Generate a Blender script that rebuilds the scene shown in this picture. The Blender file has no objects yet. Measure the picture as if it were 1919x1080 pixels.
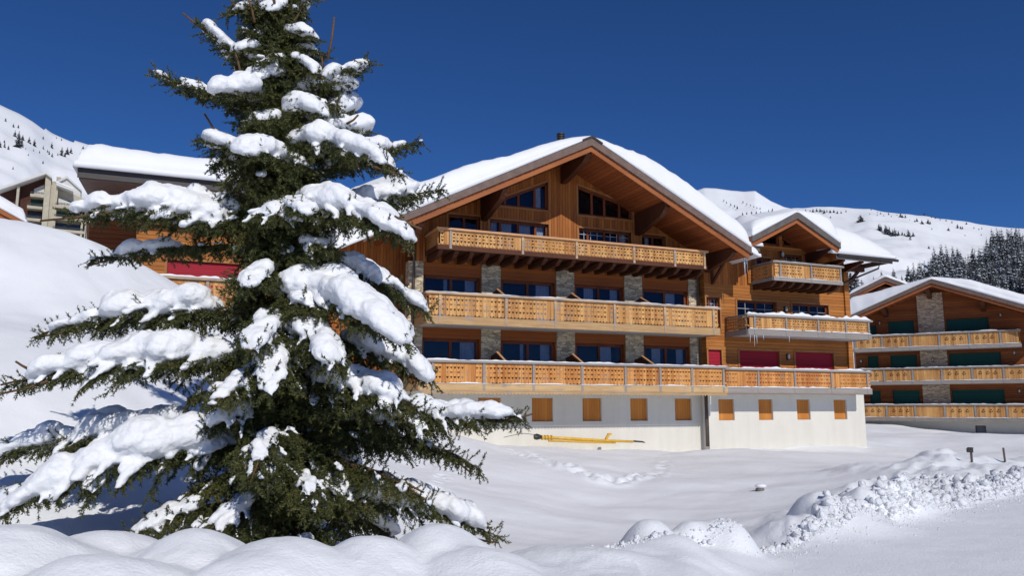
import bpy, bmesh, math, random
import numpy as np
from mathutils import Vector, noise as mnoise
from mathutils.geometry import tessellate_polygon
random.seed(7); rng = np.random.default_rng(7)
scene = bpy.context.scene
# ------------------------------------------------------------------ camera
F_PX, W_PX, H_PX = 1492.0, 1919.0, 1080.0
PITCH = math.atan(222 / F_PX)
cam_d = bpy.data.cameras.new("camera"); cam = bpy.data.objects.new("camera", cam_d)
scene.collection.objects.link(cam); scene.camera = cam
cam_d.sensor_width = 36.0; cam_d.lens = 36.0 * F_PX / W_PX
cam_d.clip_start = 0.1; cam_d.clip_end = 9000
cam.location = (0, 0, 0); cam.rotation_euler = (math.pi / 2 + PITCH, 0, 0)
# ------------------------------------------------------------------ sky, sun, exposure
SUN_EL, SUN_AZ = math.radians(38), math.radians(24.5)      # azimuth: from behind the camera towards its right
world = bpy.data.worlds.new("World"); scene.world = world; world.use_nodes = True
wn = world.node_tree.nodes; wl = world.node_tree.links
bg = wn["Background"]; sky = wn.new("ShaderNodeTexSky"); sky.sky_type = 'NISHITA'
sky.sun_disc = False; sky.sun_elevation = SUN_EL
sky.sun_rotation = math.pi - SUN_AZ
sky.altitude = 3500; sky.air_density = 1.0; sky.dust_density = 0.0; sky.ozone_density = 5.0
sky_tint = wn.new("ShaderNodeMixRGB"); sky_tint.blend_type = 'MULTIPLY'; sky_tint.inputs[0].default_value = 1
sky_tint.inputs[2].default_value = (.27, .495, .775, 1)          # the deep polarised blue of a sky at 2000 m
wl.new(sky.outputs[0], sky_tint.inputs[1]); wl.new(sky_tint.outputs[0], bg.inputs[0]); bg.inputs[1].default_value = 0.10
sd = Vector((math.sin(SUN_AZ) * math.cos(SUN_EL), -math.cos(SUN_AZ) * math.cos(SUN_EL), math.sin(SUN_EL)))
sun_d = bpy.data.lights.new("sun", 'SUN'); sun_d.energy = 3.25; sun_d.angle = math.radians(0.53); sun_d.color = (1, 0.955, 0.88)
sun = bpy.data.objects.new("sun", sun_d); scene.collection.objects.link(sun)
sun.rotation_euler = sd.to_track_quat('Z', 'Y').to_euler(); sun.location = (20, -20, 40)
scene.view_settings.view_transform = 'Standard'; scene.view_settings.look = 'None'
scene.view_settings.exposure = 0.0; scene.view_settings.gamma = 1.0
# ------------------------------------------------------------------ helpers
CP, SP = math.cos(PITCH), math.sin(PITCH)
def ray(px, py):
    a = (px - 960) / F_PX; b = (540 - py) / F_PX
    return np.array([a, CP - SP * b, SP + CP * b])
def at(px, py, Y):
    r = ray(px, py); return r * (Y / r[1])
def link(o): scene.collection.objects.link(o); return o
def tag(o, label=None, cat=None, group=None, kind=None):
    if label: o["label"] = label
    if cat: o["category"] = cat
    if group: o["group"] = group
    if kind: o["kind"] = kind
    return o
def empty(name, loc=(0, 0, 0), rz=0.0, label=None, cat=None, group=None):
    o = bpy.data.objects.new(name, None); o.location = loc; o.rotation_euler = (0, 0, rz); o.empty_display_size = 0.5
    link(o); return tag(o, label, cat, group)
class MB:
    """collects faces in a frame (u right along a facade, n out towards the viewer, w up) and links them as one mesh"""
    W0 = 0.0
    def __init__(s): s.v = []; s.f = []; s.m = []
    def p(s, u, n, w): s.v.append((u, -n, w - MB.W0)); return len(s.v) - 1
    def face(s, pts, m=0):
        s.f.append([s.p(*q) for q in pts]); s.m.append(m)
    def box(s, u0, u1, n0, n1, w0, w1, m=0):
        i = [s.p(u, n, w) for u in (u0, u1) for n in (n0, n1) for w in (w0, w1)]
        for q in ((0, 1, 3, 2), (4, 6, 7, 5), (0, 4, 5, 1), (2, 3, 7, 6), (0, 2, 6, 4), (1, 5, 7, 3)):
            s.f.append([i[k] for k in q]); s.m.append(m)
        return s
    def prism(s, prof, a0, a1, axis='u', m=0):
        """prof: closed polygon; axis 'u' -> prof in (n,w) extruded along u; axis 'n' -> prof in (u,w) extruded along n"""
        k = len(prof)
        if axis == 'u': A = [s.p(a0, *q) for q in prof]; B = [s.p(a1, *q) for q in prof]
        else: A = [s.p(q[0], a0, q[1]) for q in prof]; B = [s.p(q[0], a1, q[1]) for q in prof]
        for j in range(k):
            s.f.append([A[j], A[(j + 1) % k], B[(j + 1) % k], B[j]]); s.m.append(m)
        s.f.append(A[::-1]); s.m.append(m); s.f.append(B); s.m.append(m)
        return s
    def bar(s, p, q, wd, th, m=0):
        """rectangular bar between two points (u,n,w): wd across in the facade plane, th along n"""
        P = Vector(p); Q = Vector(q); d = (Q - P)
        if d.length < 1e-5: return s
        d.normalize(); a = Vector((0, 1, 0))
        if abs(d.dot(a)) > .95: a = Vector((1, 0, 0))
        b = d.cross(a).normalized(); a = b.cross(d).normalized()
        i = []
        for E in (P, Q):
            for sa, sb in ((-1, -1), (1, -1), (1, 1), (-1, 1)):
                x = E + a * (sa * th / 2) + b * (sb * wd / 2); i.append(s.p(*x))
        for q4 in ((0, 1, 2, 3), (7, 6, 5, 4), (0, 4, 5, 1), (1, 5, 6, 2), (2, 6, 7, 3), (3, 7, 4, 0)):
            s.f.append([i[k] for k in q4]); s.m.append(m)
        return s
    def tube(s, pts, r, k=8, m=0):
        pts = [Vector(p) for p in pts]; rs = r if isinstance(r, (list, tuple)) else [r] * len(pts)
        rings = []
        for j, P in enumerate(pts):
            d = (pts[min(j + 1, len(pts) - 1)] - pts[max(j - 1, 0)]).normalized()
            a = Vector((0, 0, 1)) if abs(d.z) < .9 else Vector((1, 0, 0))
            b = d.cross(a).normalized(); c = b.cross(d)
            rings.append([s.p(*(P + (b * math.cos(2 * math.pi * i / k) + c * math.sin(2 * math.pi * i / k)) * rs[j])) for i in range(k)])
        for A, B in zip(rings, rings[1:]):
            for i in range(k): s.f.append([A[i], A[(i + 1) % k], B[(i + 1) % k], B[i]]); s.m.append(m)
        s.f.append(rings[0][::-1]); s.m.append(m); s.f.append(rings[-1]); s.m.append(m)
        return s
    def sheet(s, outline, holes, n, m=0, depth=0.0, mr=None):
        """facade polygon in (u,w) with holes, at offset n; reveals of the given depth"""
        loops = [outline] + holes
        flat = [q for L in loops for q in L]
        from mathutils.geometry import delaunay_2d_cdt
        ed = []; o_ = 0
        for L in loops:
            ed += [(o_ + k, o_ + (k + 1) % len(L)) for k in range(len(L))]; o_ += len(L)
        vv, _, ff, ov, _, _ = delaunay_2d_cdt([Vector(q) for q in flat], ed, [], 0, 1e-6)
        def inside(P, L):
            c = False
            for (x1, y1), (x2, y2) in zip(L, L[1:] + L[:1]):
                if (y1 > P[1]) != (y2 > P[1]) and P[0] < (x2 - x1) * (P[1] - y1) / (y2 - y1) + x1: c = not c
            return c
        base = [s.p(q[0], n, q[1]) for q in vv]
        for t in ff:
            c = sum((vv[k] for k in t), Vector((0, 0))) / len(t)
            if inside(c, outline) and not any(inside(c, h) for h in holes): s.f.append([base[k] for k in t]); s.m.append(m)
        if depth:
            for L in holes:
                A = [s.p(q[0], n, q[1]) for q in L]; B = [s.p(q[0], n - depth, q[1]) for q in L]; k = len(L)
                for j in range(k): s.f.append([A[j], A[(j + 1) % k], B[(j + 1) % k], B[j]]); s.m.append(m if mr is None else mr)
        return s
    def build(s, name, mats, parent=None, smooth=False, **kw):
        me = bpy.data.meshes.new(name); me.from_pydata(s.v, [], s.f)
        mats = mats if isinstance(mats, (list, tuple)) else [mats]
        for x in mats: me.materials.append(x)
        if len(mats) > 1: me.polygons.foreach_set("material_index", s.m)
        if smooth: me.polygons.foreach_set("use_smooth", [True] * len(s.f))
        me.validate(); me.update()
        o = link(bpy.data.objects.new(name, me))
        if parent: o.parent = parent
        tag(o, **kw); return o
def np_mesh(name, V, Fa, mats, parent=None, smooth=True, mi=None, **kw):
    me = bpy.data.meshes.new(name); V = np.asarray(V, np.float32); Fa = np.asarray(Fa, np.int32); k = Fa.shape[1]
    me.vertices.add(len(V)); me.vertices.foreach_set("co", V.ravel())
    me.loops.add(Fa.size); me.loops.foreach_set("vertex_index", Fa.ravel())
    me.polygons.add(len(Fa)); me.polygons.foreach_set("loop_start", np.arange(0, Fa.size, k, dtype=np.int32))
    me.polygons.foreach_set("loop_total", np.full(len(Fa), k, np.int32))
    for x in (mats if isinstance(mats, (list, tuple)) else [mats]): me.materials.append(x)
    if mi is not None: me.polygons.foreach_set("material_index", np.asarray(mi, np.int32))
    me.update(calc_edges=True)
    if smooth: me.polygons.foreach_set("use_smooth", np.ones(len(Fa), bool))
    o = link(bpy.data.objects.new(name, me))
    if parent: o.parent = parent
    tag(o, **kw); return o
# ------------------------------------------------------------------ materials
def newmat(name, rough=0.7, spec=0.3):
    m = bpy.data.materials.new(name); m.use_nodes = True; b = m.node_tree.nodes["Principled BSDF"]
    b.inputs["Roughness"].default_value = rough; b.inputs["Specular IOR Level"].default_value = spec
    return m, m.node_tree.nodes, m.node_tree.links, b
def N_(nd, t, **kw):
    x = nd.new("ShaderNode" + t)
    for k, v in kw.items(): setattr(x, k, v)
    return x
def noise_n(nd, ln, vec, scale, detail=4, rough=.5, dist=0):
    x = N_(nd, "TexNoise"); x.inputs["Scale"].default_value = scale; x.inputs["Detail"].default_value = detail
    x.inputs["Roughness"].default_value = rough; x.inputs["Distortion"].default_value = dist
    if vec is not None: ln.new(vec, x.inputs["Vector"])
    return x
def ramp(nd, ln, fac, stops):
    r = N_(nd, "ValToRGB"); e = r.color_ramp.elements
    while len(e) < len(stops): e.new(0.5)
    for k, (p, c) in enumerate(stops): e[k].position = p; e[k].color = (*c, 1) if len(c) == 3 else c
    ln.new(fac, r.inputs[0]); return r
def math_(nd, ln, op, a, b=None):
    x = N_(nd, "Math", operation=op)
    for i, q in enumerate((a, b)):
        if q is None: continue
        if isinstance(q, (int, float)): x.inputs[i].default_value = q
        else: ln.new(q, x.inputs[i])
    return x.outputs[0]
def mixc(nd, ln, fac, a, b, mode='MIX'):
    x = N_(nd, "MixRGB", blend_type=mode)
    for s, q in zip(x.inputs, (fac, a, b)):
        if isinstance(q, (int, float)): s.default_value = q
        elif isinstance(q, tuple): s.default_value = (*q, 1)
        else: ln.new(q, s)
    return x.outputs[0]
def bump(nd, ln, b, h, strength, dist=.02, prev=None):
    x = N_(nd, "Bump"); x.inputs["Strength"].default_value = strength; x.inputs["Distance"].default_value = dist
    ln.new(h, x.inputs["Height"])
    if prev is not None: ln.new(prev, x.inputs["Normal"])
    ln.new(x.outputs[0], b.inputs["Normal"]); return x.outputs[0]
def scaled(nd, ln, sc):
    tc = N_(nd, "TexCoord"); mp = N_(nd, "Mapping"); mp.inputs["Scale"].default_value = sc
    ln.new(tc.outputs["Object"], mp.inputs["Vector"]); return tc.outputs["Object"], mp.outputs[0]
def snow_mat(name, col=(.80, .815, .84), fine=60, coarse=3.0, b1=.25, b2=.35, dist=.02):
    m, nd, ln, b = newmat(name, .55, .25)
    tc, _ = scaled(nd, ln, (1, 1, 1))
    n1 = noise_n(nd, ln, tc, fine, 3, .7); n2 = noise_n(nd, ln, tc, coarse, 5, .55)
    c = ramp(nd, ln, n2.outputs[0], [(.3, tuple(x * .97 for x in col)), (.7, col)])
    ln.new(c.outputs[0], b.inputs["Base Color"])
    p = bump(nd, ln, b, n2.outputs[0], b2, dist * 4)
    bump(nd, ln, b, n1.outputs[0], b1, dist, p)
    return m
def wood_mat(name, c1, c2, axis='X', bw=.14, grey=0.0, gap=.06, rough=.62, bstr=.5, streak=1.0):
    """boards: axis across the boards; c1/c2 tone range; grey: share of weathering"""
    m, nd, ln, b = newmat(name, rough, .25)
    tc, _ = scaled(nd, ln, (1, 1, 1))
    sx = N_(nd, "SeparateXYZ"); ln.new(tc, sx.inputs[0])
    a = sx.outputs[axis]
    q = math_(nd, ln, 'DIVIDE', a, bw)
    idx = math_(nd, ln, 'FLOOR', q); fr = math_(nd, ln, 'FRACT', q)
    wn_ = N_(nd, "TexWhiteNoise", noise_dimensions='1D'); ln.new(idx, wn_.inputs["W"])
    sc = {'X': (22, 22, 1.3), 'Z': (1.3, 1.3, 22), 'Y': (1.3, 22, 1.3)}[axis]
    mp = N_(nd, "Mapping"); mp.inputs["Scale"].default_value = sc; ln.new(tc, mp.inputs["Vector"])
    off = N_(nd, "CombineXYZ"); ln.new(math_(nd, ln, 'MULTIPLY', wn_.outputs[0], 37.0), off.inputs[0]); ln.new(math_(nd, ln, 'MULTIPLY', wn_.outputs[0], 11.0), off.inputs[2])
    ln.new(off.outputs[0], mp.inputs["Location"])
    g = noise_n(nd, ln, mp.outputs[0], 1.0, 5, .6, .4)
    big = noise_n(nd, ln, tc, .7, 3, .5)
    t = math_(nd, ln, 'ADD', math_(nd, ln, 'MULTIPLY', wn_.outputs[0], .55), math_(nd, ln, 'MULTIPLY', math_(nd, ln, 'SUBTRACT', g.outputs[0], .3), 1.1 * streak))
    t = math_(nd, ln, 'ADD', t, math_(nd, ln, 'MULTIPLY', math_(nd, ln, 'SUBTRACT', big.outputs[0], .5), .5))
    col = ramp(nd, ln, t, [(.05, c1), (.95, c2)]).outputs[0]
    if grey:
        wv = noise_n(nd, ln, mp.outputs[0], .35, 4, .6); w2 = noise_n(nd, ln, tc, 2.2, 4, .6)
        ws = math_(nd, ln, 'MULTIPLY', math_(nd, ln, 'ADD', wv.outputs[0], w2.outputs[0]), .5)
        msk = ramp(nd, ln, ws, [(.62 - grey * .35, (0, 0, 0)), (.72 - grey * .25, (1, 1, 1))]).outputs[0]
        col = mixc(nd, ln, msk, col, (.27, .25, .235))
    d = math_(nd, ln, 'MINIMUM', fr, math_(nd, ln, 'SUBTRACT', 1.0, fr))
    e = N_(nd, "MapRange"); e.inputs[1].default_value = 0; e.inputs[2].default_value = gap; ln.new(d, e.inputs[0])
    col = mixc(nd, ln, 1.0, col, ramp(nd, ln, e.outputs[0], [(0, (.45, .4, .4)), (.7, (1, 1, 1))]).outputs[0], 'MULTIPLY') if gap else col
    ln.new(col, b.inputs["Base Color"])
    h = math_(nd, ln, 'ADD', e.outputs[0], math_(nd, ln, 'MULTIPLY', g.outputs[0], .25)) if gap else g.outputs[0]
    bump(nd, ln, b, h, bstr, .015)
    return m
def plain(name, col, rough=.6, spec=.3, var=.12, scale=6, metal=0, bstr=.15):
    m, nd, ln, b = newmat(name, rough, spec)
    tc, _ = scaled(nd, ln, (1, 1, 1)); n = noise_n(nd, ln, tc, scale, 6, .65)
    c = ramp(nd, ln, n.outputs[0], [(.25, tuple(x * (1 - var) for x in col)), (.75, tuple(min(1, x * (1 + var)) for x in col))])
    ln.new(c.outputs[0], b.inputs["Base Color"]); b.inputs["Metallic"].default_value = metal
    bump(nd, ln, b, n.outputs[0], bstr, .01)
    return m
def stone_mat(name, cols):
    m, nd, ln, b = newmat(name, .85, .2)
    tc, mp = scaled(nd, ln, (3.0, 3.0, 9.5))
    dn = noise_n(nd, ln, tc, 5, 2, .5)
    mx = mixc(nd, ln, .12, mp, dn.outputs["Color"], 'ADD')
    v = N_(nd, "TexVoronoi", feature='F1'); ln.new(mx, v.inputs["Vector"]); v.inputs["Scale"].default_value = 1
    v2 = N_(nd, "TexVoronoi", feature='DISTANCE_TO_EDGE'); ln.new(mx, v2.inputs["Vector"]); v2.inputs["Scale"].default_value = 1
    s = N_(nd, "SeparateColor"); ln.new(v.outputs["Color"], s.inputs[0])
    c = ramp(nd, ln, s.outputs[0], [(0, cols[0]), (.4, cols[1]), (.7, cols[2]), (1, cols[3])])
    e = ramp(nd, ln, v2.outputs[0], [(0, (.45, .42, .4)), (.08, (1, 1, 1))])
    n = noise_n(nd, ln, tc, 14, 5, .6)
    col = mixc(nd, ln, 1.0, c.outputs[0], e.outputs[0], 'MULTIPLY')
    col = mixc(nd, ln, .5, col, ramp(nd, ln, n.outputs[0], [(.3, (.6, .6, .6)), (.7, (1.1, 1.1, 1.1))]).outputs[0], 'MULTIPLY')
    ln.new(col, b.inputs["Base Color"])
    hh = math_(nd, ln, 'ADD', e.outputs[0], math_(nd, ln, 'MULTIPLY', n.outputs[0], .5))
    bump(nd, ln, b, hh, .8, .03)
    return m
def glass_mat(name, tint=(.75, .8, .9), refl=.10):
    m = bpy.data.materials.new(name); m.use_nodes = True; nd = m.node_tree.nodes; ln = m.node_tree.links
    nd.remove(nd["Principled BSDF"]); out = nd["Material Output"]
    tr = N_(nd, "BsdfTransparent"); tr.inputs[0].default_value = (*tint, 1)
    gl = N_(nd, "BsdfGlossy"); gl.inputs["Roughness"].default_value = .02; gl.inputs[0].default_value = (.24, .265, .34, 1)
    tc = N_(nd, "TexCoord"); n = noise_n(nd, ln, tc.outputs["Object"], 1.1, 2, .5)
    bp = N_(nd, "Bump"); bp.inputs["Strength"].default_value = .06; bp.inputs["Distance"].default_value = .3; ln.new(n.outputs[0], bp.inputs["Height"]); ln.new(bp.outputs[0], gl.inputs["Normal"])
    fr = N_(nd, "Fresnel"); fr.inputs[0].default_value = 1.5
    mx = N_(nd, "MixShader"); ln.new(math_(nd, ln, 'MAXIMUM', fr.outputs[0], refl), mx.inputs[0]); ln.new(tr.outputs[0], mx.inputs[1]); ln.new(gl.outputs[0], mx.inputs[2])
    ln.new(mx.outputs[0], out.inputs[0]); return m
M = {}
M['snow'] = snow_mat('snow', fine=45, coarse=1.2, b1=.12, b2=.12)
M['snow_ground'] = snow_mat('ground_snow', (.86, .88, .91), fine=34, coarse=1.3, b1=.55, b2=.40, dist=.02)
M['snow_tree'] = snow_mat('tree_snow', (.81, .825, .85), fine=38, coarse=9, b1=.4, b2=.5, dist=.012)
M['snow_rough'] = snow_mat('broken_snow', (.84, .86, .9), fine=30, coarse=9, b1=.5, b2=.8, dist=.03)
M['boards'] = wood_mat('orange_vertical_boards', (.20, .058, .013), (.50, .180, .038), 'X', .15, gap=.13, bstr=.8)
M['siding'] = wood_mat('orange_horizontal_siding', (.26, .085, .018), (.54, .215, .048), 'Z', .17, gap=.13, bstr=.8)
M['siding_dark'] = wood_mat('red_brown_horizontal_siding', (.17, .046, .013), (.36, .115, .028), 'Z', .19, gap=.13, bstr=.8)
M['lintel'] = wood_mat('lintel_boards', (.22, .058, .011), (.42, .120, .022), 'Z', .2)
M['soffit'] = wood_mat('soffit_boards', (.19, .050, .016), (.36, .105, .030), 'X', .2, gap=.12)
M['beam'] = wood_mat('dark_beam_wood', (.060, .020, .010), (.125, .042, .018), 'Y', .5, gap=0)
M['rafter'] = wood_mat('barge_board_wood', (.24, .075, .024), (.36, .125, .040), 'Z', .8, gap=0)
M['fascia'] = plain('grey_brown_barge_cladding', (.155, .105, .085), .6, .3, .3, 3)
M['fascia_grey'] = plain('grey_barge_cladding', (.115, .10, .092), .6, .3, .3, 3)
M['panel'] = wood_mat('pale_larch_boards', (.33, .135, .036), (.74, .42, .155), 'X', .166, grey=.16, gap=.0)
M['panel_side'] = wood_mat('larch_side_boards', (.40, .17, .055), (.62, .33, .12), 'Y', .166, grey=.1, gap=.0)
M['panel_orange'] = wood_mat('orange_larch_boards', (.38, .13, .030), (.76, .38, .12), 'X', .166, grey=.12, gap=.0)
M['rail'] = wood_mat('weathered_handrail', (.36, .22, .12), (.60, .42, .26), 'Z', .5, grey=.5, gap=0)
M['rail_grey'] = wood_mat('grey_handrail', (.20, .175, .155), (.36, .32, .29), 'Z', .5, grey=.5, gap=0)
M['rail_red'] = wood_mat('fresh_wood_rail', (.42, .19, .08), (.62, .36, .19), 'Z', .5, grey=.15, gap=0)
M['edge'] = wood_mat('weathered_balcony_edge', (.30, .165, .07), (.62, .42, .21), 'Z', .5, grey=.22, gap=0)
M['frame'] = wood_mat('red_brown_window_frame', (.13, .034, .014), (.21, .058, .022), 'X', .5, gap=0)
M['casing'] = wood_mat('window_casing', (.30, .125, .038), (.44, .20, .07), 'X', .5, gap=0)
M['white'] = plain('white_plaster', (.67, .645, .58), .9, .1, .035, 1.1, bstr=.12)
_m = M['white']; _nd = _m.node_tree.nodes; _ln = _m.node_tree.links; _b = _nd["Principled BSDF"]; _tc, _mp = scaled(_nd, _ln, (2.2, 2.2, .22))
_n = noise_n(_nd, _ln, _mp, 1.0, 5, .6); _src = _b.inputs["Base Color"].links[0].from_socket
_ln.new(mixc(_nd, _ln, .55, _src, ramp(_nd, _ln, _n.outputs[0], [(.35, (.91, .90, .885)), (.6, (1, 1, 1))]).outputs[0], 'MULTIPLY'), _b.inputs["Base Color"])
M['plaster_side'] = plain('grey_plaster', (.55, .53, .48), .9, .1, .05, 1.5)
M['concrete_under'] = plain('slab_soffit_paint', (.50, .49, .48), .85, .1, .06, 2)
M['shutter'] = wood_mat('orange_shutter', (.46, .165, .030), (.64, .26, .052), 'X', .145, gap=.07, streak=.6)
M['red'] = wood_mat('red_roller_shutter', (.36, .012, .030), (.42, .018, .038), 'Z', .07, gap=.25, streak=.2)
M['green'] = wood_mat('green_roller_shutter', (.008, .072, .060), (.012, .095, .078), 'Z', .07, gap=.25, streak=.2)
M['stone'] = stone_mat('stacked_stone', [(.44, .34, .22), (.68, .57, .39), (.80, .68, .47), (.34, .28, .21)])
M['stone_warm'] = stone_mat('warm_stacked_stone', [(.48, .35, .24), (.70, .55, .38), (.80, .63, .43), (.36, .29, .24)])
M['glass'] = glass_mat('window_glass')
M['dark'] = plain('dark_interior', (.012, .012, .016), .9, .1)
M['curtain'] = plain('net_curtain', (.55, .57, .62), .9, .1, .25, 9)
M['metal'] = plain('dark_sheet_metal', (.045, .038, .036), .45, .5, .2, 4, .3)
M['pipe'] = plain('brown_downpipe', (.085, .060, .050), .4, .5, .1, 4)
M['lamp'] = plain('opal_lamp_glass', (.55, .53, .50), .4, .4, .05)
M['dark_timber'] = plain('dark_timber_cladding', (.075, .030, .020), .8, .2, .2, 1)
M['concrete'] = plain('board_marked_concrete', (.42, .38, .29), .9, .1, .18, .7)
M['concrete_white'] = plain('pale_render', (.58, .57, .54), .9, .1, .06, .8)
M['yellow'] = plain('yellow_painted_steel', (.66, .38, .045), .45, .4, .18, 5)
M['ice'] = plain('ice', (.62, .68, .74), .15, .6, .05)
M['bark'] = plain('spruce_bark', (.13, .075, .04), .9, .15, .35, 30, bstr=.6)
M['rail_metal'] = plain('black_balcony_rail', (.03, .03, .03), .5, .4)
M['rock'] = plain('grey_rock', (.16, .15, .14), .9, .2, .3, 8)
def needle_mat(name, a, b_, c):
    m, nd, ln, b = newmat(name, .55, .3)
    tc, _ = scaled(nd, ln, (1, 1, 1)); n = noise_n(nd, ln, tc, 2.6, 4, .6); n2 = noise_n(nd, ln, tc, 26, 2, .5)
    t = math_(nd, ln, 'ADD', math_(nd, ln, 'MULTIPLY', n.outputs[0], .6), math_(nd, ln, 'MULTIPLY', n2.outputs[0], .4))
    ln.new(ramp(nd, ln, t, [(.32, a), (.52, b_), (.70, c)]).outputs[0], b.inputs["Base Color"]); return m
M['needle'] = needle_mat('spruce_needles', (.036, .046, .014), (.070, .082, .022), (.145, .122, .036))
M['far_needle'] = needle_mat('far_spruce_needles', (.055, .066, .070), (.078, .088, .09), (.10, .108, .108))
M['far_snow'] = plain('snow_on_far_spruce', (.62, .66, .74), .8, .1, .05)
# ------------------------------------------------------------------ terrain
def azel(px, py):
    r = ray(px, py); return math.degrees(math.atan2(r[0], r[1])), r[2] / math.hypot(r[0], r[1])
SIL = [(-900, 60), (-300, 105), (0, 196), (60, 222), (100, 250), (140, 265), (205, 281), (260, 330), (340, 400), (600, 440), (1000, 450), (1300, 420),
       (1390, 402), (1470, 390), (1540, 390), (1600, 389), (1630, 387), (1700, 397), (1780, 412), (1840, 422), (1919, 424), (2300, 430), (2900, 470)]
_A = [azel(*q) for q in SIL]; SA = np.array([a for a, e in _A]); SE = np.array([e for a, e in _A])
R_RIDGE_A = np.array([-50, -33, -25, 5, 14, 40]); R_RIDGE = np.array([700, 700, 760, 500, 1000, 1000.])
_ta = np.linspace(-80, 80, 1601); _tE = np.interp(_ta, SA, SE); _tR = np.interp(_ta, R_RIDGE_A, R_RIDGE)
_k1 = np.exp(-np.linspace(-2.5, 2.5, 9) ** 2); _k1 /= _k1.sum(); _tE = np.convolve(np.pad(_tE, 4, 'edge'), _k1, 'valid')
_k2 = np.exp(-np.linspace(-2.5, 2.5, 81) ** 2); _k2 /= _k2.sum(); _tR = np.convolve(np.pad(_tR, 40, 'edge'), _k2, 'valid')
def unit2(px, py, Y): p = at(px, py, Y); return (p[0], p[1], p[2])
CTRL = [  # (x, y, z)
    (-9, 0, -1.6), (0, 0, -1.6), (9, 0, -1.6), (-6, 4.6, -1.35), (0, 4.6, -1.4), (6, 5, -1.6), (12, 10, -1.62), (20, 17, -1.7), (30, 28, -1.9),
    (1.0, 6.4, -1.30), (3.4, 7.6, -1.6), (-6.2, 6.2, -1.22), (-3, 6.2, -1.22), (0, 6.4, -1.25),
    (-9, 8, -1.1), (-6, 8.6, -1.45), (-3, 9, -1.7), (-.5, 9.2, -1.78), (2.2, 10.5, -1.9), (4.5, 12.5, -1.95), (7, 14.5, -1.8),
    (10.5, 18, -1.6), (13, 22, -1.55), (16, 27, -1.75),
    (1, 14, -2.4), (4.5, 17, -2.5), (10.5, 21.5, -1.62), (8, 28, -1.95), (-2, 13, -2.2), (3, 24, -2.15), (9, 25, -2.2), (-1, 22, -1.9), (14, 33, -1.95), (18, 38, -1.95), (9, 33, -1.95), (3.5, 31.5, -1.9),
    (21.5, 42.5, -2.05), (24, 44, -2.0), (28, 62, -1.3), (32, 58, -1.9), (38, 54, -2.0), (44, 50, -2.0), (25, 50, -1.6), (30, 40, -2.1), (20, 33, -2.2), (16.5, 44.5, -2.0),
    unit2(60, 600, 17), unit2(10, 700, 12.5), unit2(200, 620, 17), unit2(150, 500, 21.5),
    unit2(400, 700, 17), unit2(600, 800, 20), unit2(700, 860, 22),
    (-16, 10, .4), (-20, 18, 3.4), (-26, 26, 7.6), (-32, 30, 9)]
CREST = [(-250, 370, 24), (0, 414, 24), (100, 440, 24.4), (180, 473, 24.8), (250, 505, 25.2), (320, 541, 25.8), (400, 588, 27), (500, 642, 28.6), (600, 694, 30), (700, 748, 31.3), (800, 797, 32.6), (880, 822, 33.4)]
for (px, py, Y) in CREST:
    c = unit2(px, py, Y); CTRL.append(c)
    n = Vector((-.386, .9225))
    if px < 760: CTRL.append((c[0] + n.x * 3.0, c[1] + n.y * 3.0, c[2] - (1.3 if px < 640 else .4))); CTRL.append((c[0] + n.x * 12, c[1] + n.y * 12, c[2] - 2.2))
CP_ = np.array(CTRL, float)
def tps(r2): return np.where(r2 > 1e-9, .5 * r2 * np.log(np.maximum(r2, 1e-9)), 0)
_n = len(CP_); _K = tps(((CP_[:, None, :2] - CP_[None, :, :2]) ** 2).sum(-1)) + np.eye(_n) * .6
_P = np.c_[np.ones(_n), CP_[:, :2]]; _L = np.zeros((_n + 3, _n + 3)); _L[:_n, :_n] = _K; _L[:_n, _n:] = _P; _L[_n:, :_n] = _P.T
_w = np.linalg.solve(_L, np.r_[CP_[:, 2], 0, 0, 0])
def h_rbf(x, y):
    sh = x.shape; x = x.ravel(); y = y.ravel(); out = np.zeros(len(x))
    for s in range(0, len(x), 20000):
        X = x[s:s + 20000]; Y = y[s:s + 20000]
        K = tps((X[:, None] - CP_[None, :, 0]) ** 2 + (Y[:, None] - CP_[None, :, 1]) ** 2)
        out[s:s + 20000] = K @ _w[:_n] + _w[_n] + _w[_n + 1] * X + _w[_n + 2] * Y
    return out.reshape(sh)
def fbm(x, y, sc, oct=4, seed=0, gain=.5):
    """smooth value noise on arrays"""
    tot = np.zeros_like(x, float); amp = 1.
    for o in range(oct):
        X = x * sc + 13.7 * (seed + o); Y = y * sc + 7.3 * (seed - o)
        xi = np.floor(X).astype(np.int64); yi = np.floor(Y).astype(np.int64); fx = X - xi; fy = Y - yi
        fx = fx * fx * fx * (fx * (fx * 6 - 15) + 10); fy = fy * fy * fy * (fy * (fy * 6 - 15) + 10)
        def hs(a, b):
            h = (a * 374761393 + b * 668265263 + seed * 1442695 + o * 97) & 0xffffffff
            h = ((h ^ (h >> 13)) * 1274126177) & 0xffffffff; return ((h ^ (h >> 16)) & 0xffff) / 32767.5 - 1
        v = (hs(xi, yi) * (1 - fx) + hs(xi + 1, yi) * fx) * (1 - fy) + (hs(xi, yi + 1) * (1 - fx) + hs(xi + 1, yi + 1) * fx) * fy
        tot += amp * v; amp *= gain; sc *= 2.03
    return tot
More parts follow.
